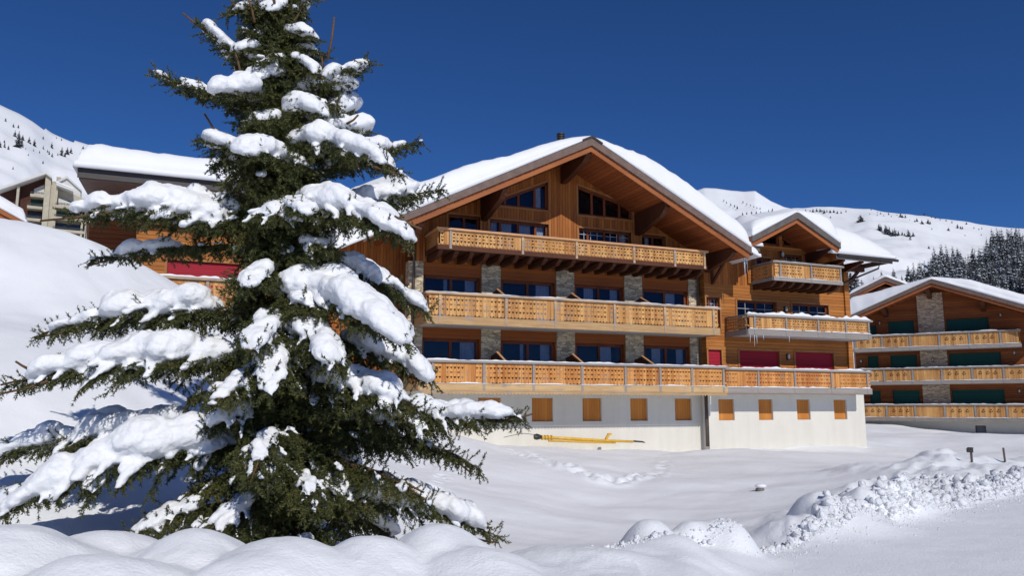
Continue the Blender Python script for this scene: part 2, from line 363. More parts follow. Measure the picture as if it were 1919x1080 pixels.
# pillowy humps of the ploughed bank: (px, py of the top, distance, radius across, radius along the view)
HUMPS = [(20, 984, 6.1, .62, .8), (-140, 975, 6.2, .6, .8), (215, 992, 7.0, .55, .6), (372, 990, 6.5, .42, .6), (180, 1040, 5.4, .5, .5), (540, 1012, 6.0, .50, .55), (690, 1010, 6.4, .40, .6), (470, 1050, 5.5, .45, .4),
         (1120, 1040, 7.3, 1.0, .9), (1230, 1010, 8.0, .8, .7), (1340, 1030, 8.4, .45, .6), (822, 984, 7.0, .40, .55), (900, 1030, 6.4, .42, .5), (1060, 1022, 7.2, .42, .5), (1130, 1030, 7.0, .45, .5), (1215, 972, 8.6, .30, .5), (1262, 1000, 8.0, .38, .5), (1335, 978, 9.0, .30, .5), (1372, 992, 8.8, .22, .4), (1290, 978, 8.9, .26, .4),
         (1515, 935, 11.6, .34, .5), (1550, 965, 11.2, .60, .6), (1600, 943, 12.2, .5, .5), (1650, 940, 12.5, .45, .5), (1686, 934, 12.7, .30, .4), (1470, 985, 10.6, .5, .5)]
RA = Vector((1.7, 8.2)); RB = Vector((9.4, 15.2)); RD = (RB - RA).normalized()
def road_s(x, y):
    """distance beyond the road edge (positive on the bank side) and along it"""
    dx = x - RA.x; dy = y - RA.y; return -dx * RD.y + dy * RD.x, dx * RD.x + dy * RD.y
def ss(a, b, x): t = np.clip((x - a) / (b - a), 0, 1); return t * t * (3 - 2 * t)
TRACKS = [[(985, 838), (1010, 862), (1060, 885), (1110, 905), (1160, 912), (1210, 905), (1238, 885), (1250, 855)], [(800, 945), (815, 918), (835, 890), (850, 868)], [(925, 826), (985, 855), (1040, 885)], [(1290, 838), (1330, 843), (1400, 846)]]
TP = []
_t = random.Random(3)
def _mk_tracks():
    for T in TRACKS:
        for a, b in zip(T, T[1:]):
            k = max(2, int(math.hypot(b[0] - a[0], b[1] - a[1]) / 6))
            for i in range(k):
                px = a[0] + (b[0] - a[0]) * i / k + _t.uniform(-5, 5); py = a[1] + (b[1] - a[1]) * i / k + _t.uniform(-2, 2)
                r = ray(px, py); TP.append((r, _t.uniform(.10, .2), _t.uniform(.06, .13)))
_mk_tracks()
_hump_cache = None
def h_local(x, y, detail=True):
    global _hump_cache
    z = h_rbf(x, y)
    r = np.hypot(x, y)
    z = z + fbm(x, y, .16, 3, 5) * .23 * ss(9, 15, r) + fbm(x * .6 + y, y * .5 - x * .3, .38, 3, 9) * .075 * ss(7, 12, r) + fbm(x + y * .4, y, .9, 3, 19) * .018
    # road: flat and smooth
    s, al = road_s(x, y); road = (1 - ss(-.1, .5, s)) * ss(-6, 1.5, al + 3)
    front = ss(-3, 0.8, x - (y - 5.2) * .2) * (1 - ss(5.2, 6.2, y - np.maximum(x - 1, 0) * 2))
    zr = -1.62 + .012 * fbm(x, y, .8, 4, 3)
    road = np.clip(road, 0, 1) * ss(1.3, 2.1, x - .12 * (y - 6))
    z = z * (1 - road) + zr * road
    # crumbled bank along the road
    bank = ss(-.15, .35, s) * (1 - ss(.3, .3 + .5 + .04 * np.clip(al, 0, 12), s)) * ss(1.5, 6, al)
    z = np.maximum(z, z * (1 - bank) + (-1.56 + .012 * np.clip(al, 0, 9) + .05 * fbm(x, y, .9, 3, 21)) * bank) if True else z
    z = z + bank * (.05 * fbm(x, y, 2.6, 4, 11, .62) + .01) + ss(-.3, .1, s) * (1 - ss(.4, 1.1, s)) * ss(.3, 1.5, al) * .022 * fbm(x, y, 5.5, 3, 13, .65)
    far_bank = ss(.6, 1.5, s) * (1 - ss(2.8, 4.6, s)) * ss(6.5, 8.5, al) * (1 - ss(14, 19, al))
    z = z + far_bank * (.08 + .10 * fbm(x, y, 1.6, 4, 31, .6))
    fb2 = ss(1.5, 4, s) * (1 - ss(5.5, 8, s)) * ss(13, 16, al) * (1 - ss(26, 34, al)); z = z + fb2 * (.12 + .10 * fbm(x, y, 1.1, 4, 41, .6))
    z = z + (1 - ss(11, 16, r)) * ss(.3, .9, np.where(x > 1, s + .6, 1)) * (.007 * fbm(x, y, 5, 3, 91, .6) + .010 * fbm(x, y, 1.9, 2, 93))
    # humps
    if _hump_cache is None:
        hc = []
        for (px, py, Y, a, b) in HUMPS:
            c = at(px, py, Y); z0 = h_rbf(np.array([c[0]]), np.array([c[1]]))[0]; hc.append((c[0], c[1], max(.05, c[2] - z0), a, b))
        _hump_cache = hc
    acc = np.zeros_like(z)
    for (cx, cy, h, a, b) in _hump_cache:
        ca = math.atan2(cx, cy); ux = (x - cx) * math.cos(ca) - (y - cy) * math.sin(ca); uy = (x - cx) * math.sin(ca) + (y - cy) * math.cos(ca)
        wob = 1 + .12 * fbm(x + cx, y, 1.7, 2, 17)
        d = np.sqrt((ux / (a * wob)) ** 2 + (uy / (b * wob)) ** 2)
        acc += np.where(d < 2.6, (h * np.exp(-.75 * d ** 2.4)), 0) ** 7
    z = z + acc ** (1 / 7)
    if detail:
        for (rr, rad, dep) in TP:
            t = 20.0
            for _ in range(12):
                zz = h_rbf(np.array([rr[0] * t]), np.array([rr[1] * t]))[0]; t = t * (zz / (rr[2] * t)) ** .7 if zz < 0 else t
                t = min(max(t, 8), 36)
            m = (np.abs(x - rr[0] * t) < .7) & (np.abs(y - rr[1] * t) < .7)
            if m.any():
                d2 = ((x[m] - rr[0] * t) ** 2 + (y[m] - rr[1] * t) ** 2) / rad ** 2
                z[m] += -dep * np.exp(-d2) + dep * .45 * np.exp(-(np.sqrt(d2) - 1.5) ** 2 * 3)
    return z
def h_far(x, y):
    a = np.degrees(np.arctan2(x, y)); r = np.maximum(np.hypot(x, y), 1)
    T = np.interp(a, _ta, _tE); R = np.interp(a, _ta, _tR)
    left = 1 - ss(-26, -5, a)
    T0 = -.028 + left * .09
    s = np.clip((np.log(r) - math.log(75)) / (np.log(R) - math.log(75)), 0, 1)
    s = s ** (1.15 + .6 * left)
    tn = T0 + (T - T0) * (s * 1.0)
    tn = tn + (.010 * fbm(x, y, .008, 4, 51) + .009 * fbm(x, y, .035, 4, 61)) * np.clip(4 * s * (1 - s), 0, 1) + .0028 * fbm(x, y, .012, 4, 71, .55) * ss(.5, 1, s)
    z = r * tn
    back = r > R
    z = np.where(back, R * tn - (r - R) * .06 - 4, z)
    zf = np.abs(a) > 75
    return np.where(zf, -1.7 - .0005 * r, z)
def H(x, y, detail=False):
    x = np.atleast_1d(np.asarray(x, float)); y = np.atleast_1d(np.asarray(y, float)); r = np.hypot(x, y); a = np.abs(np.degrees(np.arctan2(x, y)))
    z = np.empty_like(x); near = r < 95
    if near.any():
        zl = h_local(x[near], y[near], detail); zl = np.clip(zl, -3, 12)
        k = ss(58, 92, r[near]); z[near] = zl * (1 - k) + h_far(x[near], y[near]) * k
        ab = a[near]; kb = ss(62, 85, ab); z[near] = z[near] * (1 - kb) + -1.63 * kb
    if (~near).any(): z[~near] = h_far(x[~near], y[~near])
    k2 = ss(60, 75, a) * (r > 60); z = z * (1 - k2) + (-1.7) * k2
    return z
AZ = np.radians(np.r_[np.arange(-180, -60, 4), np.arange(-60, -36, 1.0), np.arange(-36, 36.01, .17), np.arange(37, 60, 1.0), np.arange(60, 180, 4)])
RR = np.r_[.5, 1.5, 2.5, 3.3, 4 * np.exp(np.arange(0, 1, 1 / 560.) * math.log(95 / 4.)), 95 * np.exp(np.linspace(0, 1, 190) * math.log(2600 / 95.))]
gx = RR[:, None] * np.sin(AZ)[None]; gy = RR[:, None] * np.cos(AZ)[None]
gz = H(gx.ravel(), gy.ravel(), True).reshape(gx.shape)
nr, na = gx.shape
V = np.c_[gx.ravel(), gy.ravel(), gz.ravel()]; idx = np.arange(nr * na).reshape(nr, na); nx = np.roll(idx, -1, 1)
Fq = np.stack([idx[:-1], nx[:-1], nx[1:], idx[1:]], -1).reshape(-1, 4)[:, ::-1]
ground = np_mesh("snow_ground", V, Fq, M['snow_ground'], kind="structure")
# farther peak behind the right ridge
PK = [(1180, 400), (1260, 372), (1320, 352), (1345, 353), (1372, 357), (1395, 359), (1416, 358), (1428, 366), (1445, 377), (1470, 389), (1520, 400), (1600, 420)]
pa = np.array([azel(*q) for q in PK]); aa = np.radians(np.linspace(pa[0, 0], pa[-1, 0], 120)); rr = np.linspace(1300, 2600, 70)
gx = rr[:, None] * np.sin(aa); gy = rr[:, None] * np.cos(aa); T = np.interp(np.degrees(aa), pa[:, 0], pa[:, 1])[None]; s = ((rr - 1300) / 1000)[:, None]
tn = np.where(s < 1, .16 + (T - .16) * np.clip(s, 0, 1) ** .9, T - (s - 1) * .25) + .004 * fbm(gx, gy, .004, 5, 81, .6) * np.clip(s * 2, 0, 1) * np.clip(3 * (1.05 - s), .2, 1)
nr, na = gx.shape; idx = np.arange(nr * na).reshape(nr, na)
np_mesh("mountain_peak", np.c_[gx.ravel(), gy.ravel(), (np.hypot(gx, gy) * tn).ravel()], np.stack([idx[:-1, :-1], idx[:-1, 1:], idx[1:, 1:], idx[1:, :-1]], -1).reshape(-1, 4)[:, ::-1], M['snow_ground'], kind="structure")
def hit(px, py, r0=60, r1=2500):
    r = ray(px, py); hh = math.hypot(r[0], r[1]); t = np.exp(np.linspace(math.log(r0), math.log(r1), 1500)) / hh
    z = H(r[0] * t, r[1] * t); k = np.argmax(z > r[2] * t)
    return np.array([r[0] * t[k], r[1] * t[k], z[k]]) if z[k] > r[2] * t[k] else None
# broken snow lumps along the ploughed edge
def ico(sub=1):
    bm = bmesh.new(); bmesh.ops.create_icosphere(bm, subdivisions=sub, radius=1); v = np.array([q.co[:] for q in bm.verts]); f = np.array([[q.index for q in g.verts] for g in bm.faces]); bm.free(); return v, f
iv, if_ = ico(1)
def lumps(pts, rad):
    VV = []; FF = []
    for k, (p, r) in enumerate(zip(pts, rad)):
        R = np.linalg.qr(rng.normal(size=(3, 3)))[0]
        v = iv * (1 + .35 * rng.uniform(-1, 1, (len(iv), 1))) * (r * rng.uniform(.65, 1.25, 3)); VV.append(v @ R + p); FF.append(if_ + k * len(iv))
    return np.concatenate(VV), np.concatenate(FF)
P_ = []; R_ = []
while len(P_) < 12000:
    al = rng.uniform(-1.4, 15)
    if al < 1.2 and rng.random() < .72: continue
    s = abs(rng.normal(0, .12 + .020 * al)) - .05
    if rng.random() < .36: al = rng.normal(9.6, 1.1); s = rng.uniform(.3, 2.4)
    if s > .20 + .03 * al and al < 7.0: continue
    x = RA.x + RD.x * al - RD.y * s; y = RA.y + RD.y * al + RD.x * s
    P_.append((x, y)); R_.append(min(.07, .006 * math.exp(abs(rng.normal(0, .85)))) * (2.4 if al > 7.5 and s > .5 else 1) * (.6 if s < 0 else 1))
for _ in range(70):
    al = rng.uniform(2, 13); s = abs(rng.normal(.1, .25 + .03 * al)) ; P_.append((RA.x + RD.x * al - RD.y * s, RA.y + RD.y * al + RD.x * s)); R_.append(rng.uniform(.05, .11))
for _ in range(900):
    al = rng.uniform(.5, 15); s = -abs(rng.normal(0, .28)); P_.append((RA.x + RD.x * al - RD.y * s, RA.y + RD.y * al + RD.x * s)); R_.append(rng.uniform(.005, .014))
P_ = np.array(P_); Z_ = H(P_[:, 0], P_[:, 1]); R_ = np.array(R_)
lv, lf = lumps(np.c_[P_, Z_ + R_ * .3], R_)
tag(np_mesh("snow_chunks", lv, lf, M['snow_rough'], smooth=False), "crumbled snow chunks thrown up along the ploughed road edge", "snow chunks", kind="stuff")
# ------------------------------------------------------------------ building kit
def snow_slab(parent, u0, u1, n0, n1, base, thick, res=.22, edge=.45, over=.12, rough=.05, name='roof_snow', mat='snow', seed=1, drop=.05, wav=.08):
    nu = max(4, int((u1 - u0) / res)); nn = max(4, int((n1 - n0) / res))
    ee = [0, .02, .08, .2, .45, .75, 1.0]
    def ticks(a, b, k):
        lo = [a + e * edge for e in ee]; hi = [b - e * edge for e in ee][::-1]
        mid = list(np.linspace(a + edge, b - edge, k))[1:-1] if b - a > 2 * edge else []
        if b - a <= 2 * edge: return list(np.linspace(a, b, 15))
        return lo + mid + hi
    us = ticks(u0, u1, nu); ns = ticks(n0, n1, nn)
    V = []; top = {}; bot = {}
    for i, u in enumerate(us):
        for j, n in enumerate(ns):
            d = min(u - u0, u1 - u, n - n0, n1 - n); e = min(1, max(0, d / edge)); k = math.sqrt(1 - (1 - e) ** 2.4)
            nz = mnoise.noise((u * .45 + seed, n * .45, seed * 3.1)) * wav * 2 + mnoise.noise((u * 2.2, n * 2.2, seed)) * rough + mnoise.noise((u * 5.5, n * 5.5, seed)) * rough * .35
            t = max(.03, thick(u, n)); w = base(u, n) + t * (.0 + k) + nz * k * min(1, t)
            ou = (over * (1 if u - u0 < 1e-6 else 0) * -1 + over * (1 if u1 - u < 1e-6 else 0)); on = (-over if n - n0 < 1e-6 else 0) + (over if n1 - n < 1e-6 else 0)
            wob = mnoise.noise((u * 1.3 + 9, n * 1.3, seed)) * .12 + mnoise.noise((u * 4.3 + 9, n * 4.3, seed)) * .05
            b = (1 if d < edge * .3 else 0) * wob
            top[i, j] = len(V); V.append((u + ou * .6 + (b if abs(u - u0) < edge or abs(u1 - u) < edge else 0) * .6, -(n + on * .6 + b * .6), w - MB.W0 + (t * .18 if e == 0 else 0)))
            bot[i, j] = len(V); V.append((u + ou, -(n + on), base(u, n) - drop * (1 if e < .05 else 0) - .004 - MB.W0))
    Fa = []; I = len(us); J = len(ns)
    for i in range(I - 1):
        for j in range(J - 1):
            Fa.append((top[i, j], top[i, j + 1], top[i + 1, j + 1], top[i + 1, j])); Fa.append((bot[i, j], bot[i + 1, j], bot[i + 1, j + 1], bot[i, j + 1]))
    for i in range(I - 1):
        Fa.append((top[i, 0], top[i + 1, 0], bot[i + 1, 0], bot[i, 0])); Fa.append((top[i + 1, J - 1], top[i, J - 1], bot[i, J - 1], bot[i + 1, J - 1]))
    for j in range(J - 1):
        Fa.append((top[0, j + 1], top[0, j], bot[0, j], bot[0, j + 1])); Fa.append((top[I - 1, j], top[I - 1, j + 1], bot[I - 1, j + 1], bot[I - 1, j]))
    return np_mesh(name, V, np.array(Fa), M[mat], parent=parent)
HEART = [(0, .22), (.30, .5), (.5, .28), (.34, -.10), (0, -.5), (-.34, -.10), (-.5, .28), (-.30, .5)]
HRECT = [(0, 1), (1, 1), (1, 0), (1, -1), (0, -1), (-1, -1), (-1, 0), (-1, 1)]
BOW = [(0, .12), (.5, .42), (.46, 0), (.5, -.42), (0, -.12), (-.5, -.42), (-.46, 0), (-.5, .42)]
DASH = [(0, .1), (.32, .1), (.42, 0), (.32, -.1), (0, -.1), (-.32, -.1), (-.42, 0), (-.32, .1)]
def board_panel(mb, fn, a0, a1, w0, w1, rnd, bw=.166, style='heart', plain_p=.10):
    """boards with cut-out hearts and pointed lower ends; fn(a, w) -> (u, n, w)"""
    k = max(1, round((a1 - a0) / bw)); bw = (a1 - a0) / k; g = .004
    rows = [(.78, 'h'), (.545, 'x'), (.29, 'h')] if style == 'heart' else []
    plain_run = rnd.randrange(0, k + 6) if style == 'heart' and rnd.random() < .45 else -9
    for i in range(k):
        x0 = a0 + i * bw + g; x1 = a0 + (i + 1) * bw - g; xc = (x0 + x1) / 2; hw = (x1 - x0) / 2; hgt = w1 - w0
        P = lambda x, w: mb.p(*fn(x, w))
        holes = []
        if style == 'heart' and not (plain_run <= i < plain_run + 3) and rnd.random() > plain_p * .3:
            for (fy, t) in rows:
                if t == 'x': shp, sz = (BOW, .11) if i % 2 == 0 else (DASH, .09)
                else: shp, sz = HEART, .11
                holes.append((w0 + fy * hgt, shp, sz))
        cur = w1; prev = [P(x0, w1), P(xc, w1), P(x1, w1)]
        for (wc, shp, sz) in holes:
            hh = .075; t = wc + hh; b_ = wc - hh
            if cur - t > .005:
                nw = [P(x0, t), P(xc, t), P(x1, t)]
                mb.f.append([prev[0], nw[0], nw[1], nw[2], prev[2], prev[1]]); mb.m.append(0); prev = nw
            bt = [P(x0, b_), P(xc, b_), P(x1, b_)]; ml = P(x0, wc); mr = P(x1, wc)
            outer = [prev[1], prev[2], mr, bt[2], bt[1], bt[0], ml, prev[0]]
            inner = [P(xc + q[0] * sz, wc + q[1] * sz) for q in shp]
            for q in range(8): mb.f.append([outer[q], inner[q], inner[(q + 1) % 8], outer[(q + 1) % 8]]); mb.m.append(0)
            prev = bt; cur = b_
        e = rnd.uniform(-.006, .006); lw = w0 + .055
        mb.f.append([prev[0], P(x0, lw + e), P(x0 + hw * .45, w0 + .012 + e), P(xc, w0 + e), P(x1 - hw * .45, w0 + .012 + e), P(x1, lw + e), prev[2], prev[1]]); mb.m.append(0)
def panel_obj(parent, fn, a0, a1, w0, w1, rnd, mat, style='heart'):
    mb = MB(); board_panel(mb, fn, a0, a1, w0, w1, rnd, style=style)
    o = mb.build('panel', M[mat], parent); s = o.modifiers.new('thick', 'SOLIDIFY'); s.thickness = .024; s.offset = 0; return o
def drift(mb_list, parent, u0, u1, n0, n1, w, h, seed, gaps=.0, name='rail_snow'):
    """a lumpy strip of snow lying on a rail or ledge"""
    k = max(6, int((u1 - u0) / .07)); prof = [(-.62, -.03), (-.60, .45), (-.38, .85), (0, 1), (.38, .85), (.60, .45), (.62, -.03)]
    V = []; nc = (n0 + n1) / 2; hn = (n1 - n0) / 2
    for i in range(k + 1):
        u = u0 + (u1 - u0) * i / k; hh = h * max(.10, .62 + .9 * mnoise.noise((u * .8, seed, 0)) + .5 * mnoise.noise((u * 3.1, seed, 4)))
        if mnoise.noise((u * .35, seed, 9)) < gaps - .5: hh = h * .06
        e = min(1, (i + .02) / 2, (k - i + .02) / 2); hh *= e
        sh = mnoise.noise((u * 2, seed, 2)) * .02
        for (a, b) in prof: V.append((u, -(nc + sh + a * hn * 1.55), w + b * hh + .003 - MB.W0))
    J = len(prof); Fa = [(i * J + j, i * J + j + 1, (i + 1) * J + j + 1, (i + 1) * J + j) for i in range(k) for j in range(J - 1)]
    Fa += [(i * J + J - 1, i * J, (i + 1) * J, (i + 1) * J + J - 1) for i in range(k)]
    return np_mesh(name, V, np.array(Fa)[:, ::-1], M['snow'], parent=parent)
def window(parent, poly, n, mull=(), depth=.16, fw=.10, curtain=None, lattice=False, name='window', casing=True, glass=True, shutter=None, cas=.09, frame_mat='frame', cmat='casing', frac_cur=1.0):
    """poly: corners in (u,w), clockwise or not; set back by depth in its opening"""
    k = len(poly); us = [p[0] for p in poly]; ws = [p[1] for p in poly]; u0, u1, w0, w1 = min(us), max(us), min(ws), max(ws)
    cu = sum(us) / k; cw = sum(ws) / k
    f = MB(); nf = n - depth
    for a, b in zip(poly, poly[1:] + poly[:1]):
        A = Vector((a[0], a[1])); B = Vector((b[0], b[1])); mid = (A + B) / 2; d = (B - A).normalized(); nrm = Vector((-d.y, d.x))
        if nrm.dot(Vector((cu, cw)) - mid) < 0: nrm = -nrm
        off = nrm * (fw / 2 + .004)
        f.bar((A.x + off.x, nf, A.y + off.y), (B.x + off.x, nf, B.y + off.y), fw, .07)
    def top_at(u):
        best = w1
        for a, b in zip(poly, poly[1:] + poly[:1]):
            if abs(b[0] - a[0]) > 1e-6 and min(a[0], b[0]) - 1e-6 <= u <= max(a[0], b[0]) + 1e-6:
                w = a[1] + (b[1] - a[1]) * (u - a[0]) / (b[0] - a[0])
                if w > cw: best = w
        return best
    for m_ in mull:
        u = u0 + (u1 - u0) * m_; f.box(u - .06, u + .06, nf - .03, nf + .045, w0 + .02, top_at(u) - fw * .6)
    o = f.build(name, M[frame_mat], parent)
    if lattice:
        for _ in (0,):
            L = MB(); lo = w0 + .05
            for m_ in np.linspace(0, 1, 2 * (len(mull) + 1) + 1)[1:-1]:
                if any(abs(m_ - q) < .03 for q in mull): continue
                u = u0 + (u1 - u0) * m_; L.box(u - .012, u + .012, nf - .012, nf + .012, lo, top_at(u) - fw)
            for q in np.arange(w0 + .45, w1 - .15, .42): L.box(u0 + fw, u1 - fw, nf - .010, nf + .010, q - .012, q + .012)
            L.build('glazing_bar', M['lamp'], o)
    if shutter:
        s = MB(); s.box(u0 + .02, u1 - .02, nf + .05, nf + .08, w0 + .01, w1 - .01); s.build('roller_shutter', M[shutter], o)
    else:
        g = MB(); g.face([(p[0] + (cu - p[0]) * .01, nf - .005, p[1] + (cw - p[1]) * .01) for p in poly]); g.build('pane', M['glass'], o)
        if curtain:
            c = MB(); ch = curtain
            for (fa, fb) in ch:
                a0_ = u0 + (u1 - u0) * fa; b0_ = u0 + (u1 - u0) * fb; kk = max(4, int((b0_ - a0_) / .035))
                top = w1 - .05
                for i in range(kk):
                    ua = a0_ + (b0_ - a0_) * i / kk; ub = a0_ + (b0_ - a0_) * (i + 1) / kk
                    na = nf - .22 + .03 * math.sin(i * 2.1); nb = nf - .22 + .03 * math.sin((i + 1) * 2.1)
                    tp = min(top_at(ua), top_at(ub)) - .05; c.face([(ua, na, w0), (ub, nb, w0), (ub, nb, tp), (ua, na, tp)])
            c.build('curtain', M['curtain'], o)
        d = MB(); d.box(u0 - .02, u1 + .02, nf - .75, nf - .70, w0 - .02, w1 + .02); d.build('room', M['dark'], o)
    if casing:
        c = MB()
        for a, b in zip(poly, poly[1:] + poly[:1]):
            A = Vector((a[0], a[1])); B = Vector((b[0], b[1])); mid = (A + B) / 2; d = (B - A).normalized(); nrm = Vector((-d.y, d.x))
            if nrm.dot(Vector((cu, cw)) - mid) > 0: nrm = -nrm
            off = nrm * (cas / 2); ex = d * (cas * .5)
            if abs(d.y) < .5 and mid.y < cw and min(ws) == a[1]: ex = d * cas
            c.bar((A.x + off.x - ex.x, n + .012, A.y + off.y - ex.y), (B.x + off.x + ex.x, n + .012, B.y + off.y + ex.y), cas, .05)
        c.build('casing', M[cmat], o)
    return o
def rectp(u0, u1, w0, w1): return [(u0, w0), (u1, w0), (u1, w1), (u0, w1)]
def balcony(parent, u0, u1, nw, nf, rail, bot, posts, seed=1, slab=.26, mat='panel', railm='rail', edgem='edge', left=True, right=True, joists=0, snow=.0, style='heart', under='concrete_under', postw=.11, ledge=0, gap=.16, rh=.10, rim=True, lsnow=True, postm=None):
    """nw wall plane, nf front plane; rail: top of handrail; bot: bottom of slab"""
    rnd = random.Random(seed); top = bot + slab; e = .055
    s = MB(); s.box(u0, u1, nw - .05, nf - e, bot, top)
    o = s.build('balcony', M[under], parent)
    f = MB(); f.box(u0 - .03, u1 + .03, nf - e + .001, nf + .02, bot - .04, top + .03)
    if left: f.box(u0 - e, u0 - .002, nw, nf - e, bot - .035, top + .028)
    if right: f.box(u1 + .002, u1 + e, nw, nf - e, bot - .035, top + .028)
    f.build('edge_board', M[edgem], o)
    h = MB(); h.box(u0 - .10, u1 + .10, nf - .13, nf + .09, rail - .085, rail)
    if left: h.box(u0 - .09, u0 + .09, nw, nf - .132, rail - .068, rail - .002)
    if right: h.box(u1 - .09, u1 + .09, nw, nf - .132, rail - .068, rail - .002)
    h.build('handrail', M[railm], o)
    r = MB(); r.box(u0, u1, nf - .085, nf - .035, rail - .16, rail - .073); r.box(u0, u1, nf - .085, nf - .035, top + gap, top + gap + .07)
    r.build('rail_bar', M['rail_red'], o)
    for k, u in enumerate(posts):
        p = MB(); p.box(u - postw / 2, u + postw / 2, nf - .10, nf + .035, bot + .01, rail - .072); p.build('post', M[postm or railm], o)
    pp = sorted(posts)
    segs = list(zip(pp, pp[1:]))
    if pp[0] - u0 > .2: segs = [(u0 + .0, pp[0])] + segs
    if u1 - pp[-1] > .2: segs.append((pp[-1], u1))
    for (a, b) in segs:
        panel_obj(o, lambda x, w: (x, nf - .015, w), a + postw / 2 + .012, b - postw / 2 - .012, top + .05, rail - .12, rnd, mat, style)
    for side, uu in ((left, u0 + .02), (right, u1 - .02)):
        if side: panel_obj(o, lambda x, w, uu=uu: (uu, x, w), nw + .03, nf - .12, top + .05, rail - .10, rnd, 'panel_side', style)
    if joists:
        for k in range(joists):
            u = u0 + .15 + (u1 - u0 - .3) * k / (joists - 1)
            j = MB(); j.prism([(nw - .02, bot - .30), (nf - .45, bot - .30), (nf - .12, bot - .13), (nf - .10, bot - .045), (nw - .02, bot - .045)], u - .09, u + .09); j.build('joist', M['beam'], o)
    if snow: drift(None, o, u0 - .06, u1 + .06, nf - .12, nf + .08, rail, snow, seed)
    if ledge: drift(None, o, u0, u1, nf - .04, nf + .05, top + .03, ledge, seed + 5, name='ledge_snow')
    return o
def rake_roof(parent, apex_u, apex_w, eaves, nf, nb, th=.30, board=.24, fmat='fascia', smat='soffit', thick=None, snow=True, seed=1, name='roof', rmat='rafter', rough=.07, xl=0):
    """gable roof; eaves = ((uL, wL), (uR, wR)); top surface passes apex and eaves"""
    (uL, wL), (uR, wR) = eaves
    r = MB()
    sL = (apex_w - wL) / (apex_u - uL); sR = (apex_w - wR) / (uR - apex_u)
    fb = nf - .09
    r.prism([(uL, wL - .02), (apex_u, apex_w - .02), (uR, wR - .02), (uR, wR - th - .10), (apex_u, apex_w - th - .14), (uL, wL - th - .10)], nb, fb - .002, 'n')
    o = r.build(name, M[smat], parent)
    f = MB(); f.prism([(uL - .03, wL), (apex_u, apex_w + .01), (uR + .03, wR), (uR + .03, wR - th), (apex_u, apex_w - th * 1.15), (uL - .03, wL - th)], fb, nf, 'n'); f.build('barge_cladding', M[fmat], o)
    b = MB(); b.prism([(uL + .02, wL - th + .004), (apex_u, apex_w - th * 1.15 + .004), (uR - .02, wR - th + .004), (uR - .10, wR - th - board), (apex_u, apex_w - th * 1.15 - board * 1.15), (uL + .10, wL - th - board)], fb - .07, fb - .005, 'n'); b.build('barge_board', M[rmat], o)
    if snow:
        def base(u, n): return min(apex_w - (apex_u - u) * sL, apex_w - (u - apex_u) * sR) + .01
        snow_slab(o, uL + .02 - xl, uR - .02, nb, nf - .03, base, thick, edge=.5, over=.06, seed=seed, rough=rough)
    return o
def bracket(parent, u, w_top, n1, hgt, wd=.26, mat='beam', n0=-.02, h1=None):
    h1 = h1 or hgt * .55
    pr = [(n0, w_top), (n1, w_top), (n1 + .02, w_top - h1 * .45)]
    for k in range(1, 5):
        t = k / 4; pr.append((n1 - .05 - .42 * t * t - .02 * (k % 2), w_top - h1 * .45 - (h1 * .6) * t)); pr.append((n1 - .10 - .42 * t * t, w_top - h1 * .45 - (h1 * .6) * t))
    pr += [(n0 + .5, w_top - hgt * .98), (n0, w_top - hgt)]
    m = MB(); m.prism(pr, u - wd / 2, u + wd / 2); return m.build('bracket', M[mat], parent)
def wall_lamp(parent, u, n, w, s=1.0):
    m = MB(); m.box(u - .09 * s, u + .09 * s, n + .001, n + .03, w - .17 * s, w + .17 * s); o = m.build('wall_lamp', M['rail_metal'], parent)
    g = MB(); k = 10
    pr = [(.055 * math.cos(t), .0) for t in ()]
    g.tube([(u, n + .09, w - .12 * s), (u, n + .10, w - .06 * s), (u, n + .10, w + .08 * s), (u, n + .09, w + .13 * s)], [.03 * s, .07 * s, .07 * s, .03 * s], 10); g.build('lamp_shade', M['lamp'], o, smooth=True)
def icicle(parent, u, n, w, L, r=.03):
    m = MB(); rr = random.Random(int(u * 100)); pts = []; rs = []
    for k in range(6):
        t = k / 5; pts.append((u + rr.uniform(-.01, .01), n + rr.uniform(-.01, .01), w - L * t)); rs.append(r * (1 - t) ** .8 + .003)
    m.tube(pts, rs, 6); return m.build('icicle', M['ice'], parent, smooth=True)
YAW = math.atan2(math.cos(math.radians(67.3)), math.sin(math.radians(67.3)))
_U = np.array([math.cos(YAW), math.sin(YAW), 0]); _Nn = np.array([math.sin(YAW), -math.cos(YAW), 0])
OX, OY = -4.233, 34.353
# ================================================================== the large chalet
BASE = -2.3; MB.W0 = BASE
ch = empty('chalet', (OX, OY, BASE), YAW, 'largest timber chalet, wide snowy gable over three tiers of heart-cut balconies', 'chalet')
UW = 14.85
bw_holes = []
for uc0, uc1 in ((0.0, 1.0), (2.95, 4.05), (5.55, 6.63), (8.13, 9.16), (10.70, 11.70), (13.23, 14.24)): bw_holes.append(rectp(uc0 + .02, uc1, -.69, .37))
m = MB(); m.sheet([(-2.2, -2.3), (UW, -2.3), (UW, .70), (-2.2, .70)], bw_holes, 0, depth=.2)
m.box(-2.2, UW, -14, -.9, -2.3, .70); m.face([(-2.2, 0, -2.3), (-2.2, -.9, -2.3), (-2.2, -.9, .7), (-2.2, 0, .7)]); m.face([(UW, 0, -2.3), (UW, -.9, -2.3), (UW, -.9, .7), (UW, 0, .7)])
m.build('base_wall', M['white'], ch)
for h in bw_holes:
    s = MB(); s.box(h[0][0] + .01, h[1][0] - .01, -.17, -.12, h[0][1] + .01, h[2][1] - .01); s.build('shutter', M['shutter'], ch)
